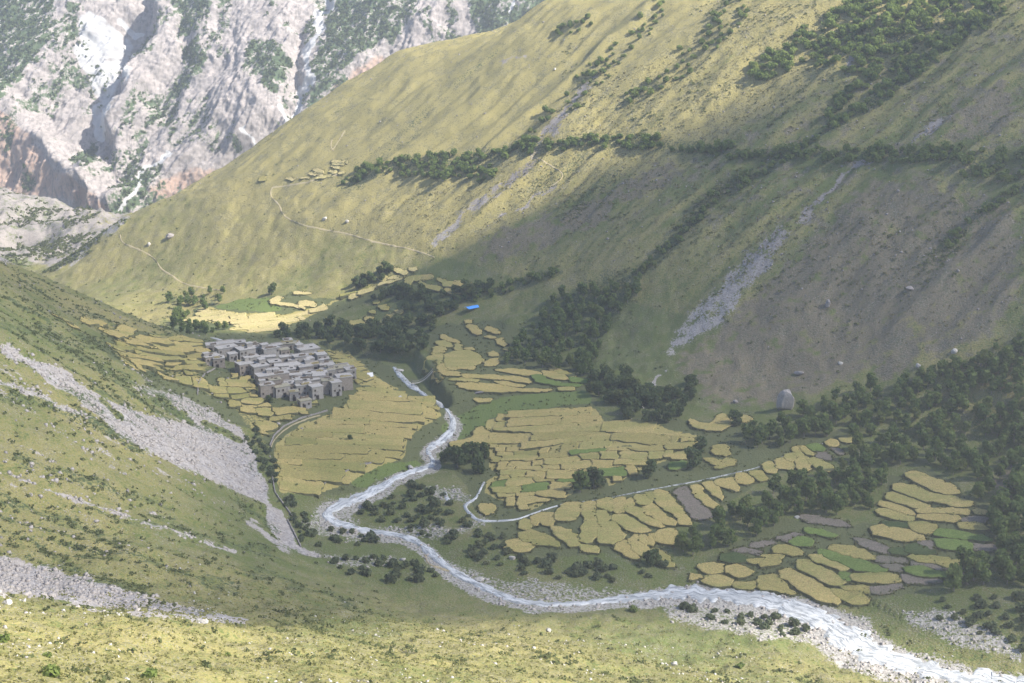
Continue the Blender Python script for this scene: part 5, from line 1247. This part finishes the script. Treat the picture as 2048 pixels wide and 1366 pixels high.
# ------------------------------------------------------------------ unseen cloud shaped to shade the valley, and the haze
n1_, n2_ = 110, 90
CH = 1000.0; k_ = CH / sun_vec.z; CX, CY = sun_vec.x * k_, sun_vec.y * k_
ga, gb = np.meshgrid(np.linspace(-420, 560, n1_), np.linspace(200, 900, n2_), indexing='ij')
nz = (fbm(ga / 60, gb / 60, 161, 4) - .5) * 2
near_e = np.interp(ga, [-200, -159, -132, -103, -45, -12, 44, 77, 91, 104, 123, 300], [236, 242, 254, 263, 322, 339, 358, 358, 348, 335, 325, 320]); far_w = np.interp(ga, [-100, -30, 0, 20, 80], [10, 14, 26, 50, 80])
e_n = smooth(near_e - 18, near_e + 22, gb + nz * 14); far_e = np.interp(ga, [-200, -124, -111, -98, -86, -66, -37, -8, 5, 21, 43, 78], [645, 652, 658, 681, 693, 700, 712, 721, 726, 721, 713, 705]); e_f = smooth(far_e + far_w * .5, far_e - far_w * .5, gb + nz * 5)
e_x = smooth(-400, -330, ga + nz * 30) * smooth(540, 470, ga + nz * 30)
dens = e_n * e_f * e_x
thin = 1 - .22 * smooth(-90, -135, ga) * smooth(540, 470, gb)
dens_a = dens * thin * (.88 + .1 * nz)
th_ = 70 * np.sqrt(np.clip(dens, 0, 1)) * (.6 + .5 * fbm(ga / 40, gb / 40, 163, 4))
t = NT('cloud_vapour'); a_ = t.attr('vapour').outputs['Color']; sepd = t.n.new('ShaderNodeSeparateColor'); t.l.new(a_, sepd.inputs[0])
df = t.n.new('ShaderNodeBsdfDiffuse'); df.inputs[0].default_value = (.9, .9, .92, 1); tl = t.n.new('ShaderNodeBsdfTranslucent'); tl.inputs[0].default_value = (.9, .9, .92, 1); m1 = t.n.new('ShaderNodeMixShader'); t.l.new(df.outputs[0], m1.inputs[1]); t.l.new(tl.outputs[0], m1.inputs[2])
tp = t.n.new('ShaderNodeBsdfTransparent'); m2 = t.n.new('ShaderNodeMixShader'); t.l.new(sepd.outputs[0], m2.inputs[0]); t.l.new(tp.outputs[0], m2.inputs[1]); t.l.new(m1.outputs[0], m2.inputs[2]); t.l.new(m2.outputs[0], t.out.inputs['Surface'])
CLOUDM = t.m
SHADE = .80                                     # how much of the sun the cloud holds back in its middle
half = 1 - np.sqrt(1 - np.clip(dens_a * SHADE, 0, .97))
idx = np.arange(n1_ * n2_).reshape(n1_, n2_); Fq = np.stack([idx[:-1, :-1], idx[:-1, 1:], idx[1:, 1:], idx[1:, :-1]], -1).reshape(-1, 4)
keep = (dens.ravel()[Fq].max(1) > .004); Fq = Fq[keep]
Vc = np.concatenate([np.stack([ga + CX + (th_ + 1) * sun_vec.x / sun_vec.z, gb + CY + (th_ + 1) * sun_vec.y / sun_vec.z, CH + th_ + 1], -1).reshape(-1, 3), np.stack([ga + CX - (th_ * .35 + 1) * sun_vec.x / sun_vec.z, gb + CY - (th_ * .35 + 1) * sun_vec.y / sun_vec.z, CH - th_ * .35 - 1], -1).reshape(-1, 3)])
cm = fast_mesh('cloud', Vc, np.concatenate([Fq, Fq[:, ::-1] + n1_ * n2_]))
put_attr(cm, 'vapour', np.concatenate([np.stack([half] * 3 + [np.ones_like(half)], -1).reshape(-1, 4)] * 2))
cm.polygons.foreach_set('use_smooth', np.ones(len(cm.polygons), bool))
tag(link('cloud', cm, CLOUDM), kind='stuff')
hz = link('haze', MB().box(-1500, 1500, -300, 2150, -185, 340).mesh('haze'))
t = bpy.data.materials.new('pale_haze'); t.use_nodes = True; nn_ = t.node_tree.nodes; nn_.remove(nn_['Principled BSDF']); pv_ = nn_.new('ShaderNodeVolumePrincipled')
pv_.inputs['Color'].default_value = (.93, .96, 1.0, 1); pv_.inputs['Density'].default_value = .00021; pv_.inputs['Anisotropy'].default_value = .25
t.node_tree.links.new(pv_.outputs[0], nn_['Material Output'].inputs['Volume']); hz.data.materials.append(t); tag(hz, kind='stuff')
prof(label='cloud')
